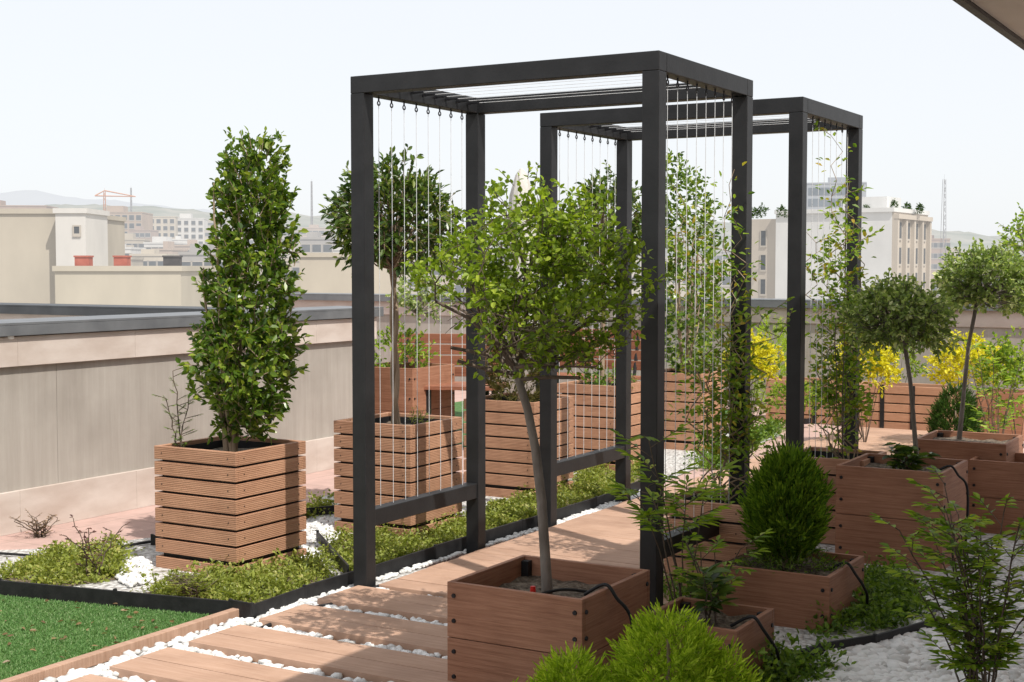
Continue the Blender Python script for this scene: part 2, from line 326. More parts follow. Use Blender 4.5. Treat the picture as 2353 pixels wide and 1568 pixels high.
# ------------------------------------------------------------ planters
def soilmesh(s,z,parent,n=9):
    g=MB(); vs=[((i/n-.5)*s,(j/n-.5)*s,z+R.uniform(-.008,.012)) for j in range(n+1) for i in range(n+1)]
    g.add(vs,[(j*(n+1)+i,j*(n+1)+i+1,(j+1)*(n+1)+i+1,(j+1)*(n+1)+i) for j in range(n) for i in range(n)],0,True); return g.build('soil',M['soil'],parent)
def center(corner,s): return Vector((corner[0],corner[1],0))+(-UVEC+VVEC)*(s/2)
def slat_planter(label,corner,s,h,n=7,group='slatted composite planters',skirt=True):
    c=center(corner,s); t=thing('slatted_planter',label,'planter',c,-TH,group); a=s/2; th=.022
    z0=.085 if skirt else .015; gap=.012; sh=(h-z0-(n-1)*gap)/n
    def screw(mb,x,y,z,nx,ny):
        e=.003
        mb.box(x-e if ny else x-.0015,x+e if ny else x+.0015,y-.0015 if ny else y-e,y+.0015 if ny else y+e,z-e,z+e,1)
    for side in range(4):
        mb=MB()
        for i in range(n):
            zz=z0+i*(sh+gap)
            if side==0: mb.box(-a,a,-a,-a+th,zz,zz+sh); xs=[(-a+.05,-a-.001),(a-.05,-a-.001)]
            if side==1: mb.box(-a,a,a-th,a,zz,zz+sh); xs=[]
            if side==2: mb.box(-a,-a+th,-a+th+.001,a-th-.001,zz,zz+sh); xs=[]
            if side==3: mb.box(a-th,a,-a+th+.001,a-th-.001,zz,zz+sh); xs=[(a+.001,-a+.06),(a+.001,a-.06)]
            for x,y in xs: screw(mb,x,y,zz+sh/2,side==3,side==0)
        mb.build('side_panel',[M['slat'],M['bolt']],t,.002)
    l=MB(); b=a-th-.006; l.box(-b,-b+.006,-b,b,.03,h-.02); l.box(b-.006,b,-b,b,.03,h-.02); l.box(-b+.0065,b-.0065,-b,-b+.006,.03,h-.02); l.box(-b+.0065,b-.0065,b-.006,b,.03,h-.02); l.box(-b+.007,b-.007,-b+.007,b-.007,.03,.04); l.build('liner',M['black'],t)
    if skirt:
        k=MB(); k.box(-a,a,-a,-a+th,.002,.062); k.box(-a,a,a-th,a,.002,.062); k.box(-a,-a+th,-a+th+.001,a-th-.001,.002,.062); k.box(a-th,a,-a+th+.001,a-th-.001,.002,.062); k.build('base_skirt',M['slat'],t,.002)
    soilmesh(2*b-.016,h-.06,t); return t,c
def plain_planter(label,corner,s,h,group='solid composite planters',bolts=True,rows=2,soil=.06):
    c=center(corner,s); t=thing('box_planter',label,'planter',c,-TH,group); a=s/2; th=.02
    hs=h/rows
    for side in range(4):
        mb=MB()
        for r_ in range(rows):
            z0=.004+r_*hs; z1=z0+hs-.003
            if side==0: mb.box(-a,a,-a,-a+th,z0,z1)
            if side==1: mb.box(-a,a,a-th,a,z0,z1)
            if side==2: mb.box(-a,-a+th,-a+th+.001,a-th-.001,z0,z1)
            if side==3: mb.box(a-th,a,-a+th+.001,a-th-.001,z0,z1)
        pn=mb.build('side_panel',M['panel'],t,.002)
        if bolts and side in (0,3):
            for e in (-1,1):
                for r_ in range(rows):
                    for q in ((.3,.75) if rows<3 else (.5,)):
                        z=.004+r_*hs+hs*q; o=a-.028
                        bm=MB(); n=10
                        if side==0: P0,P1=Vector((e*o,-a+.002,z)),Vector((e*o,-a-.005,z))
                        else: P0,P1=Vector((a-.002,e*o,z)),Vector((a+.005,e*o,z))
                        bm.tube([P0,P1],[.009,.0075],n); bm.build('bolt',M['bolt'],pn)
    for ex in (-1,1):
        for ey in (-1,1):
            k=MB(); x=ex*(a-th-.016); y=ey*(a-th-.016); k.box(x-.015,x+.015,y-.015,y+.015,.01,h-.012); k.build('corner_bracket',M['black'],t)
    soilmesh(s-2*th-.002,h-soil,t); return t,c
# ============================================================ SETTING
def polysheet(name,pts,z,mat,kind='structure'):
    mb=MB(); mb.add([(p[0],p[1],z) for p in pts],[tuple(range(len(pts)))]); o=mb.build(name,mat)
    if o.data.polygons[0].normal.z<0: o.data.flip_normals()
    return tag(o,kind=kind)
def gp(l,z=0): return [G(x,y,z)[:2] for x,y in l]
gm=pmat('city ground',(.30,.26,.21),(.42,.38,.32),.02,rough=.95,bmp=0); hazed(gm,.25)
mb=MB(); mb.add([(-9000,-2000,-18),(9000,-2000,-18),(9000,14000,-18),(-9000,14000,-18)],[(0,1,2,3)]); tag(mb.build('ground',gm),kind='structure')
mb=MB(); mb.box(-9,9,-9,9.6,-17.9,0); o=mb.build('terrace_floor',M['tile']); o.location=W(0,0); o.rotation_euler=(0,0,-TH); tag(o,kind='structure')
mb=MB(); mb.box(-8.98,-3.02,-8.9,3.64,.004,.80); o=mb.build('neighbour_roof',M['membrane']); o.location=W(0,0); o.rotation_euler=(0,0,-TH); tag(o,kind='structure')
def hills(name,ridge,Y0,Yr,Y1,mat,amp):
    xs=np.linspace(-700,3100,170); ys=np.linspace(0,1,26); vs=[]
    for q in ys:
        Y=Y0+(Y1-Y0)*q; s=1-abs((Y-Yr)/((Yr-Y0) if Y<Yr else (Y1-Yr))); s=s*s*(3-2*s)
        for x in xs:
            yt=np.interp(x,[r[0] for r in ridge],[r[1] for r in ridge])
            h=(611-yt)/3200*Yr+18
            n=math.sin(x*.021+Y*.004)*math.sin(x*.007-Y*.0021)+.5*math.sin(x*.06+Y*.01)+.3*math.sin(x*.13-Y*.02)
            vs.append(((x-CX)/F*Y,Y,-18.5+max(0,(h+amp*n)*s)))
    k=len(xs); mb=MB(); mb.add(vs,[(j*k+i,j*k+i+1,(j+1)*k+i+1,(j+1)*k+i) for j in range(len(ys)-1) for i in range(k-1)],0,True)
    return tag(mb.build(name,mat),kind='structure')
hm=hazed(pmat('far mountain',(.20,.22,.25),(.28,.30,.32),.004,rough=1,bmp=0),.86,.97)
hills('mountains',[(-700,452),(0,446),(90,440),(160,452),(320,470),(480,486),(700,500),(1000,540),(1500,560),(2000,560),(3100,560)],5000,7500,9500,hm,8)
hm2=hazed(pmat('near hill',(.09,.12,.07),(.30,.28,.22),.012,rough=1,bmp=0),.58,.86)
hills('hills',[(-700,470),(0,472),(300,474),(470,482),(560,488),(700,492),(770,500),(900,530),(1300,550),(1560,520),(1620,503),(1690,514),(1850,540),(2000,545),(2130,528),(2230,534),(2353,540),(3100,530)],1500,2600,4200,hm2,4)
gl=[(-250,1300),(0,1352),(530,1402),(575,1428),(825,1345),(1010,1288),(1200,1226),(1370,1170),(1500,1118),(1800,1000),(1500,990),(1250,1110),(1060,1150),(740,1140),(700,1205),(345,1238),(150,1262),(-250,1275)]
polysheet('gravel_bed',gp(gl),.006,M['gravel'])
polysheet('gravel_bed',[W(u,v)[:2] for u,v in ((-.15,-4),(1.5,-4),(4.6,-4),(4.6,3.6),(3.2,5.4),(1.5,5.0),(-.15,.2))],.010,M['gravel'])
tp=[G(-300,1338),G(0,1374),G(530,1424),W(-.16,-.62),W(-.16,-4),W(-4,-4)]
polysheet('turf_base',[p[:2] for p in tp],.008,M['turf'])
polysheet('turf_base',[W(u,v)[:2] for u,v in ((-4.5,4.6),(-1.3,4.6),(-1.3,8.6),(-4.5,8.6))],.008,M['turf'])
def inside(P,poly):
    x,y=P[:,0],P[:,1]; r=np.zeros(len(P),bool); n=len(poly); j=n-1
    for i in range(n):
        xi,yi=poly[i][0],poly[i][1]; xj,yj=poly[j][0],poly[j][1]
        c=((yi>y)!=(yj>y))&(x<(xj-xi)*(y-yi)/(yj-yi+1e-12)+xi); r^=c; j=i
    return r
def scatter(poly,n):
    a=np.array([[p[0],p[1]] for p in poly]); lo,hi=a.min(0),a.max(0); out=[]
    tot=0
    while tot<n:
        P=rng.uniform(lo,hi,(n*3,2)); P=P[inside(P,poly)]; out.append(P); tot+=len(P)
    return np.concatenate(out)[:n]
tv=[G(-60,1372)[:2],G(0,1376)[:2],G(530,1426)[:2],W(-.195,-.64)[:2],W(-.195,-2.1)[:2],G(-60,1640)[:2]]
P2=scatter(tv,44000); P3=np.concatenate([P2,np.full((len(P2),1),.008)],1); D=rng.normal(size=P3.shape)*.55; D[:,2]=1
lv=LV(); lv.add(P3,D,rng.uniform(.012,.024,len(P3)),.0034); tag(lv.build('artificial_turf',M['l_grass'],up=0,fold=.02,droop=.2),'short green artificial turf in the lower left corner','grass',kind='stuff')
P2=scatter(tv,60); P3=np.concatenate([P2,np.full((len(P2),1),.026)],1); D=rng.normal(size=P3.shape); D[:,2]*=.1
lv=LV(); lv.add(P3,D,.03,.012); tag(lv.build('fallen_leaves',M['l_dry']),'few dry fallen leaves on the green turf','leaves',kind='stuff')
_b=bmesh.new(); bmesh.ops.create_icosphere(_b,subdivisions=1,radius=1); _b.verts.ensure_lookup_table()
IV=np.array([x.co[:] for x in _b.verts]); IF=np.array([[q.index for q in x.verts] for x in _b.faces]); _b.free()
def pebbles(label,P,r0,r1,z=.010):
    n=len(P); r=rng.uniform(r0,r1,(n,1)); sc=np.concatenate([r*rng.uniform(1,1.5,(n,1)),r*rng.uniform(.75,1,(n,1)),r*rng.uniform(.5,.75,(n,1))],1)
    v=IV[None]*sc[:,None,:]; v=v*(1+.10*np.sin(IV[None,:,0]*3+rng.uniform(0,6,(n,1)))[:,:,None])
    ty=rng.normal(size=n)*.3; c,s=np.cos(ty)[:,None],np.sin(ty)[:,None]; x,y,zz=v[...,0],v[...,1],v[...,2]; y,zz=y*c-zz*s,y*s+zz*c
    a=rng.uniform(0,6.28,n); c,s=np.cos(a)[:,None],np.sin(a)[:,None]; x,y=x*c-y*s,x*s+y*c
    zc=z+sc[:,2]*.5+rng.uniform(0,.008,n)
    v=np.stack([x+P[:,0:1],y+P[:,1:2],zz+zc[:,None]],-1)
    f=(IF[None]+(np.arange(n)*len(IV))[:,None,None]).reshape(-1,3)
    return tag(npmesh('gravel',v.reshape(-1,3),f,M['pebble'],None,True),label,'gravel',kind='stuff')
BW,BS,NB=.302,.405,7
bv=[-.20-BS*i for i in range(NB)]
P=scatter([W(-.135,-2.6)[:2],W(1.35,-2.6)[:2],W(1.35,.0)[:2],W(-.02,.0)[:2],W(-.135,-.55)[:2]],6000)
uu=(P[:,0]-OX)*cU-(P[:,1]-OY)*sU; vv=(P[:,0]-OX)*sU+(P[:,1]-OY)*cU
ok=np.ones(len(P),bool)
for b0 in bv: ok&=~((np.abs(vv-b0)<BW/2-.004)&(uu>.01))
pebbles('white pebbles filling the gaps between the stepping boards',P[ok],.012,.023)
pebbles('shaded white pebbles in the lower right corner',scatter(gp([(1820,1600),(1900,1520),(2080,1470),(2120,1395),(2353,1385),(2420,1600)]),2500),.018,.036)
pebbles('white pebbles around the slatted planters left of the path',np.concatenate([scatter(gp([(265,1340),(295,1290),(345,1290),(350,1345),(300,1355)]),280),scatter(gp([(690,1300),(690,1225),(745,1195),(790,1240),(730,1270),(740,1310),(700,1315)]),450),scatter(gp([(580,1425),(825,1352),(1010,1294),(1200,1232),(1370,1176),(1480,1130),(1490,1140),(1370,1188),(1130,1258),(850,1348),(640,1432)]),1300)]),.010,.018)
ords=['first','second','third','fourth','fifth','sixth','seventh']
for i,b0 in enumerate(bv):
    mb=MB(); mb.box(0,1.3,-BW/2,-.003,.012,.046); mb.box(0,1.3,.003,BW/2,.012,.046)
    for x in (.08,.65,1.22): mb.box(x-.03,x+.03,-BW/2+.02,BW/2-.02,.0101,.0119)
    o=mb.build('stepping_board',M['deck'],None,.004); o.location=W(R.uniform(-.012,.012),b0); o.rotation_euler=(0,0,-TH+R.uniform(-.012,.012))
    tag(o,'grooved brown stepping board among white pebbles, %s in front of the steel frame'%ords[i],'board','stepping boards in white pebbles')
mb=MB(); v=.02
while v<7.3:
    j=R.uniform(-.01,.01); mb.box(.06+j,1.40+j,v,v+.137,.014,.045+R.uniform(-.001,.001)); v+=.142
o=mb.build('deck_path',M['deck'],None,.003); o.location=W(0,0); o.rotation_euler=(0,0,-TH); tag(o,kind='structure')
mb=MB(); mb.box(.08,.12,.0,7.3,.011,.0135); o=mb.build('deck_joist',M['black']); o.location=W(0,0); o.rotation_euler=(0,0,-TH); tag(o,kind='structure')
mb=MB(); mb.box(-.19,-.15,-3.6,-.58,.011,.055); o=mb.build('edging_board',M['deck'],None,.003); o.location=W(0,0); o.rotation_euler=(0,0,-TH); tag(o,'brown edging board between the green turf and white pebbles','edging')
def strip(label,pts,h,th=.012):
    mb=MB(); pts=[Vector((p[0],p[1],0)) for p in pts]
    for i in range(len(pts)-1):
        d=pts[i+1]-pts[i]; L=d.length; a=math.atan2(d.y,d.x)
        mb.box(.0005,L-.0005,-th/2,th/2,.0,h+R.uniform(-.004,.004),0,Matrix.Translation(pts[i])@Matrix.Rotation(a,4,'Z'))
        mb.box(-th*.6,th*.6,-th*.6,th*.6,0,h+.006,0,Matrix.Translation(pts[i])@Matrix.Rotation(a,4,'Z'))
    return tag(mb.build('bed_edging',M['black'],None,.002),label,'edging')
strip('black plastic bed edging running along the turf and the path',gp([(-300,1336),(0,1374),(265,1399),(530,1424),(580,1434),(700,1390),(825,1350),(1000,1292),(1200,1230),(1370,1174),(1500,1120)]),.085)
strip('short black edging between the leftmost planter and second planter',gp([(730,1250),(800,1330)]),.07)
strip('short black edging behind the leftmost planter',gp([(350,1255),(560,1262),(700,1190),(800,1180)]),.06)
strip('black edging around the shaded pebbles at lower right',gp([(1760,1560),(1880,1522),(2010,1500),(2140,1462),(2150,1420)]),.07)
strip('black edging beside the far curve of the deck',gp([(1850,975),(1960,965),(2130,975),(2300,985)]),.05)
def cover(label,polys,mat,cl,per,L,Wd,h,name='ground_cover'):
    lv=LV()
    for poly,n in polys:
        P=scatter(gp(poly),n)
        for p in P:
            hh=h*R.choice((.35,.6,.8,1.0,1.7))*R.uniform(.8,1.2); k=int(per*R.uniform(.5,1.3)); a=rng.uniform(0,6.28,k); r_=np.abs(rng.normal(size=k))*cl*R.uniform(.6,1.4)
            q=np.stack([p[0]+np.cos(a)*r_,p[1]+np.sin(a)*r_,.01+hh*rng.uniform(0,1,k)*np.exp(-(r_/cl)**2*.3)],1)
            d=np.stack([np.cos(a)*.6,np.sin(a)*.6,rng.uniform(.1,1.0,k)],1)+rng.normal(size=(k,3))*.4
            s=R.uniform(.7,1.3); lv.add(q,d,L*s*rng.uniform(.6,1.3,k),Wd*s*rng.uniform(.7,1.2,k))
    return tag(lv.build(name,mat),label,'ground cover',kind='stuff')
g1=[(5,1335),(60,1300),(150,1268),(285,1258),(275,1335),(120,1357)]
g2=[(330,1368),(480,1330),(745,1292),(757,1332),(620,1390),(480,1402)]
g3=[(735,1262),(830,1222),(1070,1190),(1135,1228),(1000,1280),(870,1322),(780,1316)]
g4=[(1112,1175),(1250,1140),(1370,1110),(1400,1145),(1200,1214),(1125,1222)]
g5=[(1320,1100),(1480,1045),(1500,1095),(1380,1155)]
g6=[(690,1185),(760,1165),(760,1178),(700,1200)]
cover('low yellow green ground cover plants along the path edging',[(g1,170),(g2,240),(g3,320),(g4,240),(g5,160),(g6,30)],M['l_cover'],.044,40,.022,.012,.058)
for i,poly in enumerate((g1,g2,g3,g4,g5)): polysheet('bed_soil',gp(poly),.0092+.0003*i,M['mulch'])
cover('dark ground cover in shade around the right planters',[([(1480,1360),(1580,1340),(1690,1395),(1650,1470),(1500,1470)],110),([(1790,1400),(1900,1470),(2120,1440),(2090,1340),(1990,1330)],230),([(1730,1600),(1760,1540),(1900,1550),(1890,1600)],70)],M['l_dkcover'],.04,40,.026,.014,.085)
cover('low green plants beside the far bend of the deck',[([(2000,965),(2110,950),(2110,975),(2010,985)],60),([(2110,960),(2340,965),(2340,990),(2130,985)],60),([(1600,1060),(1800,975),(1790,1000),(1640,1090)],120)],M['l_dkcover'],.06,36,.035,.018,.10)
# ============================================================ WALLS
def wall_v(label,u,v0,v1,h,detail=True):
    t=thing('parapet_wall',label,'wall',W(u,v0),-TH); L=v1-v0
    mb=MB(); y=0
    while y<L-.01: e=min(y+1.5,L); mb.box(-.33,0,y+.0012,e-.0012,.24,h-.25); y=e
    mb.build('stone_panel',M['ribbed'],t,.0015)
    mb=MB(); y=0
    while y<L-.01: e=min(y+.9,L); mb.box(-.345,.03,y+.0006,e-.0006,h-.25,h-.08); y=e
    mb.build('stone_band',M['marble'],t,.002)
    mb=MB(); y=0
    while y<L-.01: e=min(y+.9,L); mb.box(-.34,.025,y+.0006,e-.0006,.0,.24); y=e
    mb.build('skirting',M['marble'],t,.002)
    mb=MB(); mb.box(-.40,.055,-.02,L+.06,h-.015,h); mb.box(.051,.0545,-.02,L+.06,h-.075,h-.016); mb.box(-.3995,-.396,-.02,L+.06,h-.075,h-.016); mb.box(-.33,.0,.0,L,h-.079,h-.016)
    mb.build('coping',M['coping'],t,.003); return t
def wall_u(label,v,u0,u1,h,cop='coping'):
    t=thing('parapet_wall',label,'wall',W(u0,v),-TH); L=u1-u0
    mb=MB(); mb.box(0,L,0,.3,0,h-.25); mb.build('stone_panel',M['ribbed'],t)
    mb=MB(); mb.box(0,L,-.02,.32,h-.25,h-.08); mb.build('stone_band',M['marble'],t,.003)
    mb=MB(); mb.box(-.05,L+.05,-.08,.38,h-.015,h); mb.box(-.05,L+.05,-.0795,-.076,h-.085,h-.016); mb.box(0,L,0,.3,h-.079,h-.016)
    mb.build('coping',M[cop],t,.003); return t
wall_v('near parapet on the left with striated stone panel, marble skirting and grey coping',-2.6,-7,3.65,1.2)
wall_u('return parapet with dark coping showing above the near left parapet',3.66,-8,-2.96,1.16,'dkcoping')
wall_u('long far parapet crossing behind the benches and far planters',9.1,-8,9,1.16)
t=thing('wall_lamp','small white spotlight under the coping at the left edge','lamp',PY(20,762,7.85),-TH)
mb=MB().lathe([(0,.03),(.02,.03),(.028,0),(.03,-.04),(.024,-.045),(0,-.04)],12); mb.build('lamp_head',M['white'],t); MB().box(-.03,.0,-.008,.008,.028,.045).build('bracket',M['white'],t)
t=thing('eave_building','cream building soffit with dark edge at the top right corner','building',W(0,0),-TH)
ez=2.64; mb=MB(); mb.box(2.49,6.4,-6.6,2.75,ez,ez+.2); mb.build('eave',M['eave'],t)
mb=MB(); mb.box(2.45,2.488,-6.6,2.75,ez-.02,ez+.23); mb.build('fascia',pmat('dark eave trim',(.05,.045,.04),(.09,.08,.07),8,rough=.6),t)
mb=MB(); mb.box(5.4,6.4,-6.6,2.75,0,ez-.002); mb.build('wall',M['marble'],t)
# ============================================================ PERGOLAS
def pergola(v,label):
    t=thing('pergola',label,'pergola',W(0,v),-TH,'black steel pergolas over the deck path')
    X,Y,H,s,bh=1.46,.98,2.38,.0375,.078
    for x,y in ((0,0),(X,0),(0,Y),(X,Y)):
        p=MB().box(x-s,x+s,y-s,y+s,.0,H-bh-.0005).build('post',M['steel'],t,.003)
    MB().box(-s,X+s,-s,s,H-bh,H).build('beam',M['steel'],t,.003); MB().box(-s,X+s,Y-s,Y+s,H-bh,H).build('beam',M['steel'],t,.003)
    MB().box(-s,s,s+.0005,Y-s-.0005,H-bh,H).build('beam',M['steel'],t,.003); MB().box(X-s,X+s,s+.0005,Y-s-.0005,H-bh,H).build('beam',M['steel'],t,.003)
    for x in (0,X): MB().box(x-s+.006,x+s-.006,s+.0005,Y-s-.0005,.31,.388).build('lower_rail',M['steel'],t,.003)
    for x in (0,X):
        for i in range(8):
            y=.13+(Y-.26)*i/7; hb=H-bh
            c=MB().tube([(x,y,hb-.03),(x+R.uniform(-.002,.002),y,1.4),(x,y,.389)],.0015,5).build('cable',M['cable'],t)
            e=MB(); e.tube([(x,y,hb),(x,y,hb-.018)],.004,6); ring=[(x,y+.010*math.sin(q),hb-.029+.010*math.cos(q)) for q in [k*6.283/12 for k in range(13)]]; e.tube(ring,.003,5,0,False)
            e.build('eye_bolt',M['bolt'],c)
    for i in range(8):
        y=.14+(Y-.28)*i/7
        c=MB().tube([(s,y,H-.04),(X-s,y,H-.04)],.0012,5).build('roof_cable',M['cable'],t)
        e=MB(); e.box(s+.002,s+.02,y-.006,y+.006,H-.046,H-.034); e.box(s+.02,s+.075,y-.007,y-.004,H-.044,H-.036); e.box(s+.02,s+.075,y+.004,y+.007,H-.044,H-.036); e.build('turnbuckle',M['bolt'],c)
    return t
pergola(0,'front black steel frame pergola with hanging cables, nearest over the path')
pergola(1.765,'rear black steel frame pergola with hanging cables, behind the first one')
# ============================================================ LEFT PLANTERS
def corner(px,py,z): p=G(px,py,z); return (p.x,p.y)
H1=.64
_,cL=slat_planter('largest looking slatted brown planter, leftmost, under the tall leafy privet',corner(541,1041,.62),.535,.62)
_,c2=slat_planter('slatted brown planter behind the front left pergola post',corner(943,979,H1),.53,H1)
_,c3=slat_planter('slatted brown planter under the bronze conifer between the pergola posts',corner(1228,926,H1),.54,H1)
_,c4=slat_planter('slatted brown planter behind the cables of the rear pergola',corner(1418,888,H1),.5,H1)
_,c5=slat_planter('slatted brown planter under the far columnar tree',corner(1612,860,H1),.5,H1)
_,c6=plain_planter('plain brown planter far back beside the dark bench',corner(948,848,.70),.62,.70,bolts=True)
def gz(y,Y,px=1176): return PY(px,y,Y).z
Yc=cL.y
prof=[]
for y,hw,cx in ((1010,26,565),(960,92,562),(900,116,558),(800,120,562),(700,112,568),(600,100,578),(500,88,582),(420,74,582),(370,56,584),(335,28,590)):
    prof.append((gz(y,Yc),hw/F*Yc*.86,(cx-CX)/F*Yc-cL.x))
t=thing('privet_tree','tall columnar leafy privet growing in the leftmost slatted planter','tree',cL)
lv=LV(); P,O=profile(900,prof,.30,.15,1.0); a,b_=twigleaves(lv,P,O*.5,.09,8,.054,.031,.8,.40)
for tipx,tipy in ((540,288),(640,294),(522,345),(590,345),(655,355)):
    q=PY(tipx,tipy,Yc)-cL; n=9
    P=np.stack([np.full(n,q.x)+rng.normal(size=n)*.012,rng.normal(size=n)*.02,q.z-.36+.29*np.linspace(0,1,n)],1); twigleaves(lv,P,np.zeros((n,3)),.075,7,.042,.022,1.0,.22)
lv.build('crown',M['l_privet'],t,up=.8)
mb=MB()
for k in range(9):
    an=k*.7; tx=math.cos(an)*R.uniform(.04,.12); ty=math.sin(an)*R.uniform(.05,.15); zt=R.uniform(1.2,1.95)
    pts=[(math.cos(an)*.02+tx*q**.8+R.gauss(0,.008),math.sin(an)*.02+ty*q**.8+R.gauss(0,.008),.55+(zt-.55)*q) for q in [i/8 for i in range(9)]]
    mb.tube(pts,[.014-.010*i/8 for i in range(9)],6)
mb.build('trunk',M['tanbark'],t)
sticks('twigs',a,b_,.0025,.0015,M['tanbark'],t)
sparse('asparagus_fern','thin feathery fern beside the privet in the leftmost planter',Vector((PY(410,1010,7.0).x,7.0,.56)),.48,.07,3,M['l_dkcover'],.022,.005,14,9,'fern',petl=.06,start=.1)
tx=(908-CX)/F*c2.y-c2.x
stdtree('bay_tree','round bay tree with twisted trunk in the second slatted planter from left',c2,[(tx,0,.56),(tx-.01,0,1.50)],None,(-.02,0,gz(515,c2.y)),.305,.315,M['l_bay'],460,.064,.027,bark='tanbark',tl=.11,nl=8,braid=True,shell=.4,lump=.10)
shrubball('grass_tuft','small grass tuft at the foot of the bay tree',c2+Vector((.1,.05,.58)),.06,.03,.03,M['l_cover'],14,.04,.006,'plant')
conifer('bronze brown column conifer in the third slatted planter',c3+Vector((0,0,.56)),[(.0,.10),(.15,.19),(.35,.19),(.6,.13),(.78,.03)],M['l_brthuja'],900,.075)
stdtree('bay_tree','round leafy tree behind the rear pergola cables',c4,[(0,0,.56),(.01,0,1.1),(.0,0,1.6)],[.018,.015,.012],(.06,0,gz(520,c4.y)),.25,.32,M['l_bay'],330,.066,.03,bark='tanbark',tl=.11,braid=False)
shrubball('potted_shrub','low leafy plants filling the planter behind the rear pergola cables',c4+Vector((.05,0,.6)),.2,.07,.05,M['l_dkcover'],70,.05,.02,'plant')
pr=[(gz(860,c5.y),.1),(gz(780,c5.y),.22),(gz(600,c5.y),.25),(gz(480,c5.y),.22),(gz(400,c5.y),.16,-.1),(gz(365,c5.y),.05,-.18)]
t=thing('privet_tree','far columnar leafy tree behind the right cables of the front pergola','tree',c5)
lv=LV(); P,O=profile(480,pr,.35,.2,2.0); a,b_=twigleaves(lv,P,O*.7,.11,7,.055,.032,.7,.4); lv.build('crown',M['l_privet'],t,up=.8)
mb=MB()
for k in range(5): mb.tube([(.02*math.cos(k),.02*math.sin(k),.56),(.08*math.cos(k*1.3),.08*math.sin(k*1.3),1.1),(.1*math.cos(k*1.3),.1*math.sin(k*1.3),1.8)],[.014,.01,.006],6)
mb.build('trunk',M['tanbark'],t)
shrubball('potted_shrub','pale leafy shrub filling the plain planter beside the bench',c6+Vector((-.05,0,.68)),.26,.2,.12,M['l_nand'],110,.055,.024,'plant')
stdtree('small_standard_tree','small pale variegated standard tree in the plain far planter',c6+Vector((.1,.05,0)),[(0,0,.62),(.01,0,.9),(.02,0,1.12)],[.012,.01,.008],(.04,0,gz(685,c6.y)),.21,.19,M['l_euon'],130,.045,.024,tl=.08)
sparse('dry_plant','dried brown weed lying on the pink tiles by the wall',G(95,1235),.12,.16,14,M['l_dry'],.018,.005,5,4,'plant',petl=.04,start=.2)
sparse('red_twig_plant','dark red twiggy seedling beside the leftmost planter',G(215,1335)+Vector((0,0,.01)),.30,.16,6,M['l_redtwig'],.022,.012,6,3,'plant',petl=.03,start=.3)
sparse('grass_tuft','spiky pale grass tuft beside the turf edging',G(440,1385),.12,.12,40,M['l_cover'],.05,.005,3,3,'plant',petl=.05,start=.4)
def hose(label,pts,r=.008): 
    mb=MB(); P=[Vector(p) for p in pts]; out=[]
    for i in range(len(P)-1):
        p0=P[max(i-1,0)];p1=P[i];p2=P[i+1];p3=P[min(i+2,len(P)-1)]
        for k in range(6):
            s=k/6; out.append(.5*((2*p1)+(p2-p0)*s+(2*p0-5*p1+4*p2-p3)*s*s+(3*p1-p0-3*p2+p3)*s**3))
    out.append(P[-1]); mb.tube(out,r,6); return tag(mb.build('drip_hose',M['black']),label,'hose')
hose('black drip hose along the bed behind the leftmost planter',[G(x,y,.02) for x,y in ((-100,1268),(0,1272),(90,1280),(170,1300),(260,1262),(345,1245))])
hose('black drip hose lying in the pebbles along the path edging',[G(x,y,.03) for x,y in ((575,1455),(640,1428),(700,1402),(780,1385),(830,1362),(960,1318),(1080,1275),(1200,1238),(1370,1180))],.009)
hose('black hose loop beside the short edging behind second planter',[G(x,y,.03) for x,y in ((690,1170),(735,1160),(780,1168),(800,1190),(860,1190))],.007)
# ============================================================ BENCHES, TABLE, PARASOL
def bench(label,p,w,rz):
    t=thing('slatted_bench',label,'bench',p,rz,'slatted wooden benches on the far turf')
    mb=MB()
    for i in range(4): mb.box(-w/2,w/2,-.2+i*.105,-.2+i*.105+.095,.42,.45)
    mb.build('seat',M['benchwood'],t,.003)
    mb=MB()
    for i in range(4): mb.box(-w/2,w/2,.225+.02*i,.25+.02*i,.5+i*.1,.5+i*.1+.09)
    mb.build('backrest',M['benchwood'],t,.003)
    for x in (-w/2+.12,w/2-.12):
        mb=MB(); mb.box(x-.02,x+.02,-.19,-.15,0,.418); mb.box(x-.02,x+.02,.18,.22,0,.418); mb.tube([(x,.2,.4),(x,.32,.92)],.018,6); mb.box(x-.02,x+.02,-.149,.179,.38,.418); mb.build('leg_frame',M['black'],t)
    return t
bench('dark slatted bench behind the front left pergola cables',Vector((PY(1015,870,12.6).x,12.6,0)),1.0,-.15)
bench('pale slatted bench farther right behind the rear pergola post',Vector((PY(1345,800,13.6).x,13.6,0)),1.1,-TH)
t=thing('low_table','dark slatted table in front of the far bench','table',Vector((PY(1070,880,11.4).x,11.4,0)),-.15)
mb=MB()
for i in range(5): mb.box(-.32,.32,-.25+i*.1,-.155+i*.1,.52,.55)
mb.build('tabletop',M['benchwood'],t,.003)
for x in (-.27,.27):
    for y in (-.2,.2): MB().box(x-.02,x+.02,y-.02,y+.02,0,.519).build('leg',M['black'],t)
pp=Vector((PY(1198,600,13.2).x,13.2,0))
t=thing('closed_parasol','closed off white parasol standing behind the crown of the front tree','parasol',pp)
MB().lathe([(.0,.0),(.28,.0),(.28,.05),(.04,.08),(.03,.12)],20).build('base',M['black'],t)
MB().tube([(0,0,.1),(0,0,2.3)],.022,8).build('pole',M['steel'],t)
zt=gz(388,13.2); mb=MB(); n=24; vs=[]; pf=[(.012,zt),(.05,zt-.06),(.10,zt-.25),(.13,zt-.6),(.16,zt-1.0),(.14,zt-1.4),(.19,zt-1.6)]
for r_,z in pf:
    for j in range(n): k=r_*(1+.16*(j%2*2-1)); vs.append((k*math.cos(6.283*j/n),k*math.sin(6.283*j/n),z))
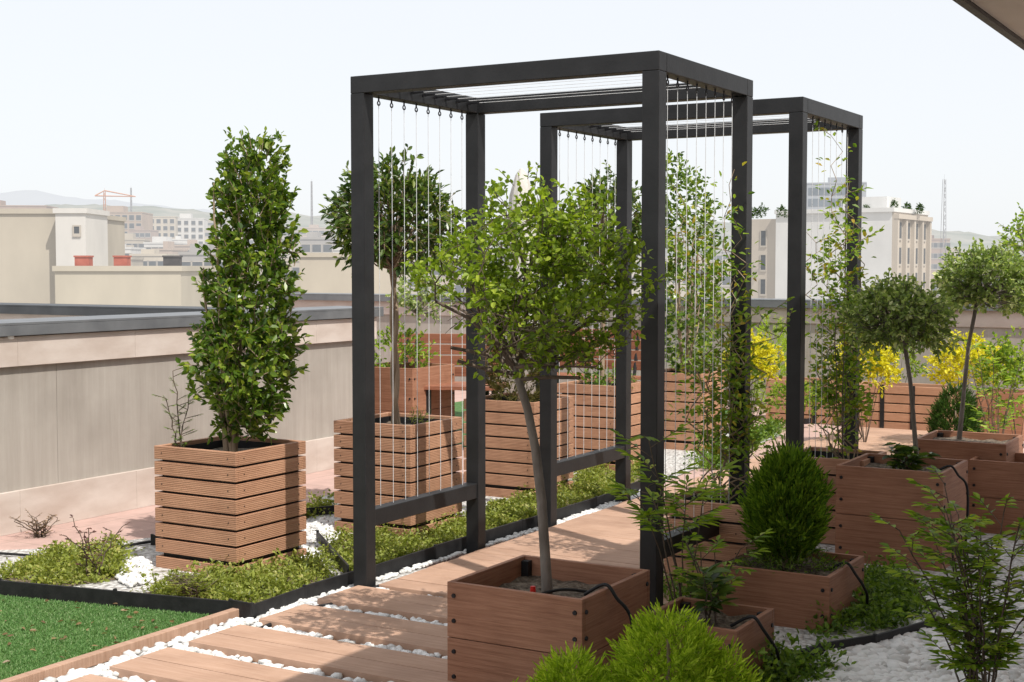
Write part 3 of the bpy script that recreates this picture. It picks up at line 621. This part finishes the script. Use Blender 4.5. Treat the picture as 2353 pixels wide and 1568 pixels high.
mb.add(vs,[(i*n+j,i*n+(j+1)%n,(i+1)*n+(j+1)%n,(i+1)*n+j) for i in range(len(pf)-1) for j in range(n)],0,True); mb.build('canopy',M['cloth'],t)
def trough(label,u0,u1,v,h):
    t=thing('planter_trough',label,'planter',W((u0+u1)/2,v),-TH,'long slatted planters at the far end'); L=(u1-u0)/2
    mb=MB(); n=5; sh=h/n
    for i in range(n): mb.box(-L,L,0,.02,i*sh+.004,(i+1)*sh-.008)
    mb.build('front_panel',M['slat'],t,.002)
    mb=MB()
    for i in range(n): mb.box(-L,L,.38,.4,i*sh+.004,(i+1)*sh-.008)
    mb.build('back_panel',M['slat'],t,.002)
    for x in (-L,L-.02):
        mb=MB(); 
        for i in range(n): mb.box(x,x+.02,.021,.379,i*sh+.004,(i+1)*sh-.008)
        mb.build('end_panel',M['slat'],t,.002)
    MB().box(-L+.022,L-.022,.024,.376,.01,h-.05).build('soil',M['soil'],t)
    for x in (-L*.33,L*.33): MB().box(x-.02,x+.02,-.006,-.0005,.0,h).build('strap',M['black'],t)
trough('long slatted planter at the far end, left one by the pergola',-.90,-.16,7.8,.42)
trough('long slatted planter at the far end, right one under yellow shrubs',.0,.85,7.65,.42)
def at(px,py,Y): p=PY(px,py,Y); return p
for (px,y,Y,rx,lab) in ((1725,830,12.4,.22,'bright yellow shrub behind the front pergola right cables'),(1990,835,11.6,.23,'bright yellow shrub just right of the rear pergola'),(2225,840,11.4,.27,'bright yellow shrub between the two standard trees'),(2300,850,10.8,.15,'yellow green shrub near the right edge')):
    p=at(px,y,Y); shrubball('yellow_shrub',lab,Vector((p.x,p.y,0)),rx,.21,p.z,M['l_yellow'] if px<2300 else M['l_nand'],330 if px<2300 else 150,.048,.028,group='yellow shrubs at the far end')
for (px,yt,Y,r_,lab,mt,nn) in ((1772,715,14.4,.17,'lime green conifer behind the rear pergola left post','l_gold',700),(2190,735,14.2,.16,'lime green conifer beyond the two standard trees','l_gold',700),(2196,882,9.5,.15,'dark green conifer between the standard tree trunks','l_dkthuja',1700),(2130,770,14.4,.13,'small green conifer left of the lime one','l_thuja',700)):
    p=at(px,yt,Y); h=p.z; conifer(lab,Vector((p.x,p.y,0)),[(0.03,r_*.6),(h*.35,r_),(h*.65,r_),(h*.85,r_*.6),(h*.96,.02)],M[mt],nn,.065)
shrubball('leafy_shrub','green leafy shrub in the far bed behind the pergola',Vector((at(1600,830,12.8).x,12.8,0)),.22,.3,.55,M['l_nand'],130,.05,.02)
shrubball('leafy_shrub','pale green shrub rising over the far right trough',Vector((at(2060,800,13.6).x,13.6,0)),.25,.22,.58,M['l_nand'],120,.05,.02)
shrubball('leafy_shrub','low green shrub in front of the far left trough',Vector((at(1830,880,12.9).x,12.9,0)),.22,.16,.28,M['l_nand'],120,.05,.022)
shrubball('leafy_shrub','loose green shrub by the right edge before the far wall',Vector((at(2345,800,11).x,11,0)),.2,.42,.5,M['l_nand'],150,.045,.018)
plain_planter('small plain planter below the yellow shrub near the right edge',corner(2200,905,.3),.4,.3,bolts=False)
plain_planter('small plain planter right of the rear pergola',corner(2010,900,.3),.35,.3,bolts=False)
plain_planter('small plain planter at the right edge',corner(2352,905,.42),.4,.42,bolts=False)
# ============================================================ RIGHT PLANTERS
_,cF=plain_planter('nearest brown box planter holding the bright small tree',corner(1338,1380,.40),.54,.40,rows=2,soil=.08)
_,cD=plain_planter('low brown box planter under the round green conifer',corner(1906,1328,.24),.5,.24,rows=1,soil=.03)
_,cC=plain_planter('small low brown planter behind the foreground bush',corner(1694,1452,.24),.38,.24,rows=1,soil=.04)
_,cE=plain_planter('tall solid brown planter with dark broad leaves in it',corner(2168,1088,.5),.54,.50,rows=2,soil=.05)
_,cG=plain_planter('solid brown planter at right under the farther standard tree',corner(2312,1022,.5),.52,.50,rows=2,soil=.04)
_,cH=plain_planter('brown planter cut by the right edge of the view',corner(2420,1070,.42),.45,.42,rows=2)
_,cV1=slat_planter('short slatted planter at the right foot of the front pergola',corner(1716,1164,.45),.40,.45,5,skirt=False)
_,cV2=slat_planter('slatted planter at the right foot of the rear pergola',corner(1985,1060,.48),.45,.48,5,skirt=False)
t=thing('small_tree','small bright leaved tree with grey trunk and tangled twigs in the nearest planter','tree',cF)
Yf=cF.y
def lf(px,py,dy=0.0): p=PY(px,py,Yf+dy); return (p.x-cF.x,p.y-cF.y,p.z)
tr=[lf(1258,1375),lf(1252,1270),lf(1244,1150),lf(1230,1030),lf(1212,940),lf(1192,875),lf(1178,820)]
MB().tube(tr,[.021,.019,.018,.0165,.0155,.014,.012],9).build('trunk',M['bark'],t)
segs=[];tips=[];cc=np.array(lf(1228,650)); 
def inC(p): 
    q=(np.array(p)-cc)/np.array([.415,.40,.345]); return (np.abs(q)**2.8).sum()<1.0
def grow(p,d,L,r,depth):
    n=4
    for i in range(n):
        d=(d+Vector((R.gauss(0,.25),R.gauss(0,.25),R.gauss(0,.20)+.02))).normalized(); q=p+d*L/n
        if not inC(q): tips.append((p,d,depth)); return
        segs.append((tuple(p),tuple(q),r,r*.86)); p=q; r*=.86
        if depth>0:
            for _ in range(2 if depth<3 else 1):
                if R.random()<.68:
                    c=(d*.5+Vector((R.gauss(0,.75),R.gauss(0,.75),R.gauss(0,.55)+.05))).normalized(); grow(p,c,L*R.uniform(.45,.72),r*.60,depth-1)
        else: tips.append((p.copy(),d.copy(),depth))
for k in range(13):
    an=k*.483+.2; st=Vector(tr[5]).lerp(Vector(tr[6]),R.random()); el=[.05,.8,.3,1.3][k%4]
    grow(st,Vector((math.cos(an),math.sin(an),el)).normalized(),.48 if el<1 else .54,.0085,3)
grow(Vector(tr[6]),Vector((.1,0,1)).normalized(),.54,.010,3); grow(Vector(tr[6]),Vector((-.25,.1,1)).normalized(),.54,.009,3)
lv=LV(); zc=cc[2]
for (p,d,dp) in tips:
    h=(p.z-zc)/.345
    pr_=.9 if h>.1 else (.85 if h>-.3 else .45)
    if p.x-cc[0]<-.2 and h<0.0: pr_*=.3
    if R.random()<pr_*.85:
        k=R.randint(3,6)
        for _ in range(k):
            dd=d+Vector((R.gauss(0,.7),R.gauss(0,.7),R.gauss(0,.5)+.3)); s_=R.uniform(.6,1.15)
            lv.add([p+Vector((R.gauss(0,.014),R.gauss(0,.014),R.gauss(0,.014)))],[dd],.029*s_,.0185*s_)
P,O=ballpts(250,.385,.31,0,.45,.18,1.7,-.35); P=P+cc; A2,B2=twigleaves(lv,P,O*.8,.07,7,.028,.018,.25,.5)
print('tips',len(tips),'segs',len(segs))
sticks('branches',[s[0] for s in segs]+[tuple(x) for x in A2],[s[1] for s in segs]+[tuple(x) for x in B2],np.array([max(s[2],.0012) for s in segs]+[.0014]*len(A2)),np.array([max(s[3],.0010) for s in segs]+[.001]*len(A2)),M['twig'],t,5)
lv.build('crown',M['l_front'],t,up=.7)
t=thing('drip_emitter','red capped drip emitter in the soil of the nearest planter','irrigation part',Vector((PY(1224,1368,Yf).x,Yf-.06,.31)))
MB().tube([(0,0,0),(0,0,.045)],.008,8).build('stem',M['black'],t); MB().tube([(0,0,.046),(0,0,.066)],[.011,.009],10).build('cap',M['red'],t)
hose('thin black drip hose across the soil of the nearest planter',[(PY(1180,1365,Yf-.1).x,Yf-.1,.335),(PY(1225,1360,Yf).x,Yf-.06,.34),(PY(1290,1352,Yf).x,Yf,.35),(PY(1350,1362,Yf).x,Yf+.03,.335)],.006)
def rimhose(label,c,s,h,y0): 
    def L(x,y,z): return Vector((c.x,c.y,0))+UVEC*x+VVEC*y+Vector((0,0,z))
    a=s/2; hose(label,[L(a-.09,y0,h-.03),L(a-.01,y0,h-.045+.06),L(a+.03,y0+.01,h-.03),L(a+.07,y0+.05,h-.12),L(a+.05,y0+.1,.02)],.0065)
rimhose('black hose over the right rim of the nearest planter',cF,.54,.40,-.08)
rimhose('black hose over the right rim of the conifer planter',cD,.5,.24,.0)
rimhose('black hose over the right rim of the small low planter',cC,.38,.24,-.02)
rimhose('black hose over the right rim of the tall solid planter',cE,.54,.50,-.1)
conifer('round fresh green conifer in the low box planter',cD+Vector((-.02,0,.22)),[(.0,.04),(.07,.105),(.18,.145),(.29,.14),(.38,.095),(.45,.045),(.48,.01)],M['l_thuja'],2000,.085,cat='conifer',shell=.65,lump=.13,up=1.3)
shrubball('potted_groundling','feathery low greenery around the round conifer',cD+Vector((0,-.02,.2)),.2,.05,.02,M['l_dkcover'],200,.035,.006,'plant',tl=.045)
p=PY(1535,1500,4.25)
conifer('bright yellow green globe conifer at the bottom of the foreground',Vector((p.x,4.25,0.0)),[(.0,.10),(.12,.16),(.25,.165),(.34,.125),(.40,.06),(.43,.01)],M['l_gold'],1700,.06,shell=.68,lump=.17,
  extra=[(-.30,-.02,[(.0,.08),(.12,.10),(.20,.105),(.27,.07),(.315,.01)],800),(.17,-.05,[(.0,.06),(.15,.08),(.22,.085),(.29,.05),(.33,.01)],600),(-.50,-.12,[(.0,.05),(.10,.07),(.16,.07),(.2,.04),(.22,.01)],300)])
sparse('broad_leaf_plant','dark broad leaved seedling in the small low planter',cC+Vector((.02,0,.2)),.2,.12,5,M['l_bay'],.085,.035,4,3,'plant',petl=.03,start=.4)
sparse('broad_leaf_plant','dark glossy broad leaves in the tall solid planter',cE+Vector((0,-.05,.44)),.16,.14,7,M['l_bay'],.08,.035,5,3,'plant',petl=.03,start=.3)
def lt(c,px,py): p=PY(px,py,c.y); return (p.x-c.x,0,p.z)
stdtree('euonymus_tree','nearer mop headed variegated standard tree in the tall solid planter',cE,[lt(cE,2108,1075),lt(cE,2098,950),lt(cE,2092,880),lt(cE,2080,800),lt(cE,2078,770)],[.014,.012,.011,.011,.01],lt(cE,2066,740),.235,.175,M['l_euon'],620,.034,.024,tl=.07,nl=8,lump=.18,cut=-.7)
stdtree('euonymus_tree','farther mop headed variegated standard tree by the right edge',cG,[lt(cG,2204,1010),lt(cG,2215,900),lt(cG,2226,790),lt(cG,2240,720),lt(cG,2246,690)],[.016,.013,.012,.012,.011],lt(cG,2268,655),.265,.20,M['l_euon'],620,.036,.025,tl=.07,nl=8,lump=.18,cut=-.7)
p=PY(2385,560,10.2)
stdtree('small_tree','bright leafy tree crown cut by the right edge',Vector((p.x,10.2,0)),[(0,0,0),(0,0,.8),(.0,0,1.4)],[.02,.017,.014],(0,0,p.z),.24,.2,M['l_nand'],160,.045,.024,tl=.12)
def vs(c,lst): 
    out=[]
    for (x0,tx,ty,yy) in lst:
        a=PY(x0,1100,c.y); b=PY(tx,ty,c.y+yy); out.append((a.x-c.x,0,b.x-c.x,yy,b.z-.33))
    return out
vine('tall climbing plant on the right cables of the front pergola',Vector((cV1.x,cV1.y,.39)),vs(cV1,[(1630,1560,450,.0),(1650,1600,500,.05),(1670,1690,420,0),(1680,1690,580,-.05),(1660,1640,640,.05),(1690,1740,740,0),(1650,1690,660,.08),(1680,1680,820,-.05)]),M['l_vine'],.038,.017,dens=21)
vine('tall climbing plant on the right cables of the rear pergola',Vector((cV2.x,cV2.y,.44)),vs(cV2,[(1940,1910,360,.0),(1950,1960,460,.05),(1930,1860,580,0),(1960,1970,520,-.05),(1940,1900,650,.05),(1970,1960,700,0),(1920,1880,640,0),(1950,1930,560,0)]),M['l_vine'],.042,.020,dens=20)
sparse('loose_climber','young climber between the rear pergola right posts',W(1.55,2.2),1.4,.16,3,M['l_vine'],.034,.016,10,4,'climbing plant',start=.25,petl=.06)
p=PY(1560,1400,5.45); sparse('nandina_shrub','pale fresh nandina beside the front right pergola post',Vector((p.x,5.45,0)),.88,.26,6,M['l_nand'],.078,.020,6,7,'shrub',start=.76,petl=.13,lean=(-.03,0))
p=PY(1630,1340,5.35); sparse('nandina_shrub','small nandina just left of the round conifer',Vector((p.x,5.35,.0)),.48,.14,5,M['l_nand'],.055,.018,5,7,'shrub',start=.62,petl=.10)
p=PY(2255,1500,4.45); sparse('nandina_shrub','large dark nandina in the lower right corner',Vector((p.x,4.45,.0)),.82,.28,18,M['l_nand'],.046,.018,13,8,'shrub',start=.32,petl=.11)
p=PY(2290,950,9.0); sparse('nandina_shrub','thin stemmed shrub behind the farther standard tree',Vector((p.x,9.0,.0)),1.1,.24,4,M['l_nand'],.06,.02,10,6,'shrub',start=.3,petl=.12)
# ============================================================ CITY
bc={}
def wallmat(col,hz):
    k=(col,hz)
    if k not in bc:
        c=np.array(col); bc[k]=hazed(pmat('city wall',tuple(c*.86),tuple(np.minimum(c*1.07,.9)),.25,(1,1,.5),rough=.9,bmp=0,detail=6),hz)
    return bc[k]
wg={}
def winmesh(w,h,hz):
    k=(round(w,2),round(h,2),hz)
    if k not in wg:
        mb=MB(); mb.box(-w/2,w/2,-.06,.04,0,h,0); f=.12
        mb.box(-w/2-f,w/2+f,-.12,.04,-.25,-.001,1)
        mb.box(-w/2-f,-w/2-.001,-.1,.04,0,h+f,1); mb.box(w/2+.001,w/2+f,-.1,.04,0,h+f,1); mb.box(-w/2,w/2,-.1,.04,h+.001,h+f,1)
        me=bpy.data.meshes.new('window'); me.from_pydata(mb.v,[],mb.f)
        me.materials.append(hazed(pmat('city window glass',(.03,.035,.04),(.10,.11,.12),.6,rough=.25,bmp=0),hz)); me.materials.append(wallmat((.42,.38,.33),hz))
        me.polygons.foreach_set('material_index',mb.m); wg[k]=me
    return wg[k]
def building(name,label,x0,x1,yt,Y,col,dep=14,rz=0,win=None,hz=.2,side=None,ww=1.3,wh=1.5,fh=3.2,ledge=True,cat='building',top0=1.0,roofbox=None,group=None):
    w=(x1-x0)/F*Y/max(math.cos(rz),.3); p=PY((x0+x1)/2,yt,Y); h=p.z+18
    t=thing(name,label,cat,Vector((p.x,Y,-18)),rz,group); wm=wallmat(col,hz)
    MB().box(-w/2,w/2,0,dep,0,h).build('wall',wm,t)
    if ledge:
        mb=MB(); mb.box(-w/2-.15,w/2+.15,-.15,.15,h-.05,h+.35); mb.box(-w/2-.15,w/2+.15,dep-.15,dep+.15,h-.05,h+.35); mb.box(-w/2-.15,-w/2+.15,.151,dep-.151,h-.05,h+.35); mb.box(w/2-.15,w/2+.15,.151,dep-.151,h-.05,h+.35)
        mb.build('roof_ledge',wm,t)
    if win:
        cols,rows=win
        for r_ in range(rows):
            for c in range(cols):
                o=bpy.data.objects.new('window',winmesh(ww,wh,hz)); C.objects.link(o); o.parent=t
                o.location=(-w/2+w*(c+.5)/cols,0,h-top0-wh-r_*fh)
    if roofbox:
        for (a,b,hh) in roofbox: MB().box(-w/2+w*a,-w/2+w*b,dep*.3,dep*.7,h+.001,h+hh).build('roof_room',wm,t)
    return t,w,h
BE=(.40,.345,.27); CR=(.48,.42,.335); WH=(.56,.54,.51); GR=(.32,.30,.28); BRN=(.34,.245,.19); PK=(.42,.33,.265)
building('apartment_block','large blank beige block at the left edge of the city',-260,126,490,112,(.42,.375,.305),20,0,hz=.12,ledge=True)
t,w,h=building('stair_tower','white stair tower with one small dark window beside the beige block',127,196,489,110.5,WH,6,0,hz=.12,ledge=True)
o=bpy.data.objects.new('window',winmesh(.42,.55,.12)); C.objects.link(o); o.parent=t; o.location=(w*.21,0,h-1.65)
t,w,h=building('low_block','long low cream block with red chimneys behind the left parapet',126,415,622,105,(.45,.405,.325),12,0,hz=.12,ledge=True)
brick=hazed(pmat('red chimney',(.34,.09,.06),(.42,.13,.09),2,rough=.9,bmp=0),.08); dkc=hazed(pmat('dark chimney',(.05,.05,.05),(.09,.08,.08),2,rough=.9,bmp=0),.08)
for a,b,mt in ((168,201,brick),(258,289,brick),(372,408,dkc)):
    xa=(a-126)/F*105-w/2; xb=(b-126)/F*105-w/2; mb=MB(); mb.box(xa,xb,.4,1.4,h+.2,h+1.0); mb.box(xa-.06,xb+.06,.34,1.46,h+1.001,h+1.13); mb.build('chimney',mt,t)
building('unfinished_block','brown brick apartment slab on the far left skyline',-120,102,474,520,BRN,20,.1,(9,3),.36,None,2.4,1.8,roofbox=[(.3,.5,2.5)])
building('unfinished_block','stepped brown block right of the brick slab',96,196,482,500,PK,20,.1,(5,3),.36,None,2.4,1.8)
building('unfinished_block','unfinished grid fronted block below the crane',200,325,489,560,(.38,.29,.22),22,.06,(8,4),.38,None,1.9,2.0,fh=3.3,roofbox=[(.3,.6,3)])
building('apartment_tower','pale twin apartment tower left of the tall privet',342,402,499,640,CR,18,.12,(4,4),.40,None,1.8,1.8)
building('apartment_tower','white apartment tower with projecting roof room',404,468,503,650,WH,18,.12,(4,4),.40,None,1.8,1.8,roofbox=[(.1,.5,2.6)])
low=[('cream three storey house below the unfinished block',200,262,566,330,CR,(4,2)),('beige terraced house in the middle of the left skyline',262,330,552,380,BE,(5,3)),
('pale house with flat roof under the twin tower',330,400,560,360,WH,(4,2)),('ochre house beside the tall privet',400,470,566,350,PK,(4,2)),
('low tan house just above the chimney block',200,300,596,230,BE,(4,1)),('low cream house right of the tan one',300,380,588,250,CR,(4,2)),('grey block half behind the tall privet',414,520,585,185,GR,(4,2)),
('grey roofed shed above the beige wall block',690,765,550,260,GR,(3,1)),('pink house on the skyline right of the privet',690,760,525,560,PK,(5,2)),('tan house behind the bay tree trunk',760,860,560,300,BE,(4,2)),
('cream house behind the front pergola cables',860,960,590,260,CR,(4,2)),('ochre house behind the small standard tree',960,1070,600,240,PK,(4,2)),('pale house between the crown and the pergola',1060,1180,585,360,CR,(6,2)),
('grey house behind the front tree trunk',1180,1320,590,340,GR,(6,2)),('beige house behind the rear pergola left cables',1320,1450,600,300,BE,(6,2)),('cream house behind the far columnar tree',1450,1590,595,320,CR,(6,2)),
('tan house left of the big white building, lower one',1592,1650,606,280,PK,(3,2)),('grey house left of the big white building, higher one',1630,1692,580,420,GR,(4,2)),('cream house right against the big white building',1660,1722,622,230,CR,(3,1)),
('brown apartment house right of the big white building',2131,2182,551,420,BRN,(4,4)),('beige house behind the radio mast',2182,2240,580,430,BE,(4,3)),('low tan house at the right skyline',2110,2200,640,210,PK,(4,1)),('low cream house at the far right skyline',2200,2300,625,260,CR,(5,1)),('grey house at the right edge of the skyline',2300,2420,618,280,GR,(5,2)),
('long beige block at the foot of the privet skyline',470,700,600,210,BE,(7,2)),('cream slab on the skyline behind the tall privet',470,600,530,600,CR,(8,3)),
('narrow tan house between stair tower and unfinished block',196,236,540,420,PK,(3,3)),('small pale house under the crane block',236,300,572,290,WH,(4,2)),('small brown house left of the twin tower',296,345,530,520,BRN,(4,3)),
('tiny cream house above the left chimney',205,240,585,270,CR,(2,2)),('tiny pale house above the middle chimney',250,285,582,300,WH,(2,2)),('small ochre house above the dark chimney',350,395,575,310,PK,(3,2)),('small white house left of the privet leaves',395,432,552,440,WH,(3,3)),('far tan slab between the two left towers',322,352,512,760,BE,(3,3)),('far cream slab right of the white tower',466,520,508,760,CR,(5,3)),('far pale block under the left hills',560,640,520,820,WH,(6,2)),('far beige block right of the privet',640,700,530,700,BE,(5,2)),('small pale house right of the grey shed',765,800,575,240,WH,(2,2))]
for i,(lab,x0,x1,yt,Y,col,wn) in enumerate(low):
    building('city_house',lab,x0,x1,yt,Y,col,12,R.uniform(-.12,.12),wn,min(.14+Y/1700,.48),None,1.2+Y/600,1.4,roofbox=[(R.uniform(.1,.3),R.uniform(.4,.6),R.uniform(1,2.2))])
building('beige_block','plain beige wall block right of the tall privet',688,900,590,125,(.44,.385,.305),14,0,None,.13)
ang=math.radians(-33); Yw=180; c=PY(2050,487,Yw)
t=thing('white_building','big white building with columned beige side on the right skyline','building',Vector((c.x,c.y,-18)),ang); h=c.z+18
wm=wallmat((.62,.61,.59),.2); bmx=wallmat((.47,.41,.34),.16)
MB().box(-15.9,0,0,15,0,h).build('wall',wm,t); MB().box(-20,-15.95,.6,14,0,h-.6).build('wing',bmx,t)
mb=MB(); mb.box(-16.0,.35,-.3,15.3,h+.001,h+.55); mb.build('cornice',wm,t); MB().box(.001,.22,.05,14.95,2,h-.001).build('side_cladding',bmx,t)
MB().box(-8,-2,4,10,h+.552,h+2.2).build('roof_room',wm,t)
for k in range(5): MB().box(.222,.75,.1+3.55*k,.75+3.55*k,3,h-.9).build('column',bmx,t)
MB().box(.2205,.9,.05,14.95,h-.88,h-.3).build('entablature',bmx,t)
for r_ in range(4):
    for k in range(4):
        o=bpy.data.objects.new('window',winmesh(1.5,2.1,.12)); C.objects.link(o); o.parent=t; o.location=(.26,2.2+3.55*k,h-3.4-3.3*r_); o.rotation_euler=(0,0,math.pi/2)
for r_ in range(3):
    o=bpy.data.objects.new('window',winmesh(.7,2.0,.12)); C.objects.link(o); o.parent=t; o.location=(-17.9,.6,h-4.2-3.3*r_)
names=['leftmost','second from left','third from left','by the tower','tallest above the corner','over the columned side','rightmost']
for i,(px,py,s) in enumerate(((1735,488,1.0),(1752,486,1.2),(1797,486,1.1),(1990,482,1.0),(2052,474,1.1),(2085,476,.8),(2113,478,.8))):
    p=PY(px,py,186); shrubball('rooftop_shrub','dark rooftop shrub on the white building, %s'%names[i],Vector((p.x,p.y,p.z-.6)),.5*s,.75*s,.4,M['l_dkthuja'],60,.28,.14,group='shrubs on the white building roof',tl=.3)
t,w,h=building('office_tower','grey glass office tower behind the white building',1857,1986,422,420,(.33,.35,.38),20,-.25,None,.3,None,ledge=True,roofbox=[(.35,.7,2.2)])
gl=hazed(pmat('tower glass',(.06,.08,.10),(.14,.17,.20),.2,rough=.2,bmp=0),.3)
for r_ in range(4): MB().box(-w/2+.6,w*.18,-.14,.02,h-3.4-r_*3.3,h-1.2-r_*3.3).build('glass_band',gl,t)
mm=hazed(pmat('mast steel',(.25,.25,.26),(.35,.35,.36),1,rough=.6,bmp=0),.3); cm=hazed(pmat('crane paint',(.45,.20,.10),(.55,.26,.14),1,rough=.6,bmp=0),.35)
def mast(name,label,px,yt,Y,wd,mat,cat):
    p=PY(px,yt,Y); H=p.z+18; t=thing(name,label,cat,Vector((p.x,Y,-18)),.4); A=[];B=[]
    for sx,sy in ((-1,-1),(1,-1),(1,1),(-1,1)): A.append((sx*wd,sy*wd,0));B.append((sx*wd*.35,sy*wd*.35,H))
    sticks('legs',A,B,.10*Y/300,.07*Y/300,mat,t); A=[];B=[]; n=22
    for i in range(n):
        q=i/n; q2=(i+1)/n; w0=wd*(1-.65*q); w1=wd*(1-.65*q2); s=1 if i%2 else -1
        for (a,b) in (((-s*w0,-w0),(s*w1,-w1)),((w0,-s*w0),(w1,s*w1))): A.append((a[0],a[1],H*q));B.append((b[0],b[1],H*q2))
    sticks('bracing',A,B,.05*Y/300,.05*Y/300,mat,t); sticks('antenna',[(0,0,H)],[(0,0,H+1.5)],.05,.03,mat,t); return t,H
mast('radio_mast','tall lattice radio mast on the right skyline',2170,412,420,.9,mm,'mast')
mast('radio_mast','thin lattice mast on the skyline left of the bay tree',716,417,800,.7,mm,'mast')
mast('radio_mast','thin mast beside the crane on the left skyline',301,432,800,.7,mm,'mast')
t,Hc=mast('tower_crane','reddish tower crane above the unfinished block',240,440,600,.9,cm,'crane')
sticks('jib',[(-4,0,Hc-2),(-4,0,Hc-2),(0,0,Hc+.3)],[(13,0,Hc-2),(0,0,Hc+.3),(13,0,Hc-2)],.28,.2,cm,t)
# ============================================================ LIGHT, WORLD, CAMERA
sd=Vector((.564,-.817,0)).normalized(); el=math.radians(55); sv=Vector((sd.x*math.cos(el),sd.y*math.cos(el),math.sin(el)))
sun=bpy.data.lights.new('sun','SUN'); sun.energy=5.0; sun.angle=math.radians(.55); sun.color=(1,.955,.88)
so=bpy.data.objects.new('sun',sun); C.objects.link(so); so.rotation_euler=sv.to_track_quat('Z','Y').to_euler()
w=bpy.data.worlds.new('World'); SC.world=w; w.use_nodes=True; nt=w.node_tree; bg=nt.nodes['Background']
sk=N(nt,'ShaderNodeTexSky'); sk.sky_type='NISHITA'; sk.sun_disc=False; sk.sun_elevation=el; sk.sun_rotation=math.atan2(sd.x,sd.y)
sk.air_density=1.0; sk.dust_density=4.0; sk.ozone_density=1.0; sk.altitude=900
hz=N(nt,'ShaderNodeMix',data_type='RGBA',blend_type='MIX'); hz.inputs['Factor'].default_value=.82; hz.inputs['B'].default_value=(6.85,6.95,7.1,1)
nt.links.new(sk.outputs['Color'],hz.inputs['A']); nt.links.new(hz.outputs['Result'],bg.inputs['Color']); bg.inputs['Strength'].default_value=.15
cam=bpy.data.cameras.new('camera'); cam.lens=36*F/2353; cam.sensor_width=36; cam.clip_end=20000; cam.clip_start=.05
co=bpy.data.objects.new('camera',cam); C.objects.link(co); co.location=(0,0,HC); co.rotation_euler=(math.pi/2-PT,0,0); SC.camera=co
SC.view_settings.view_transform='Standard'
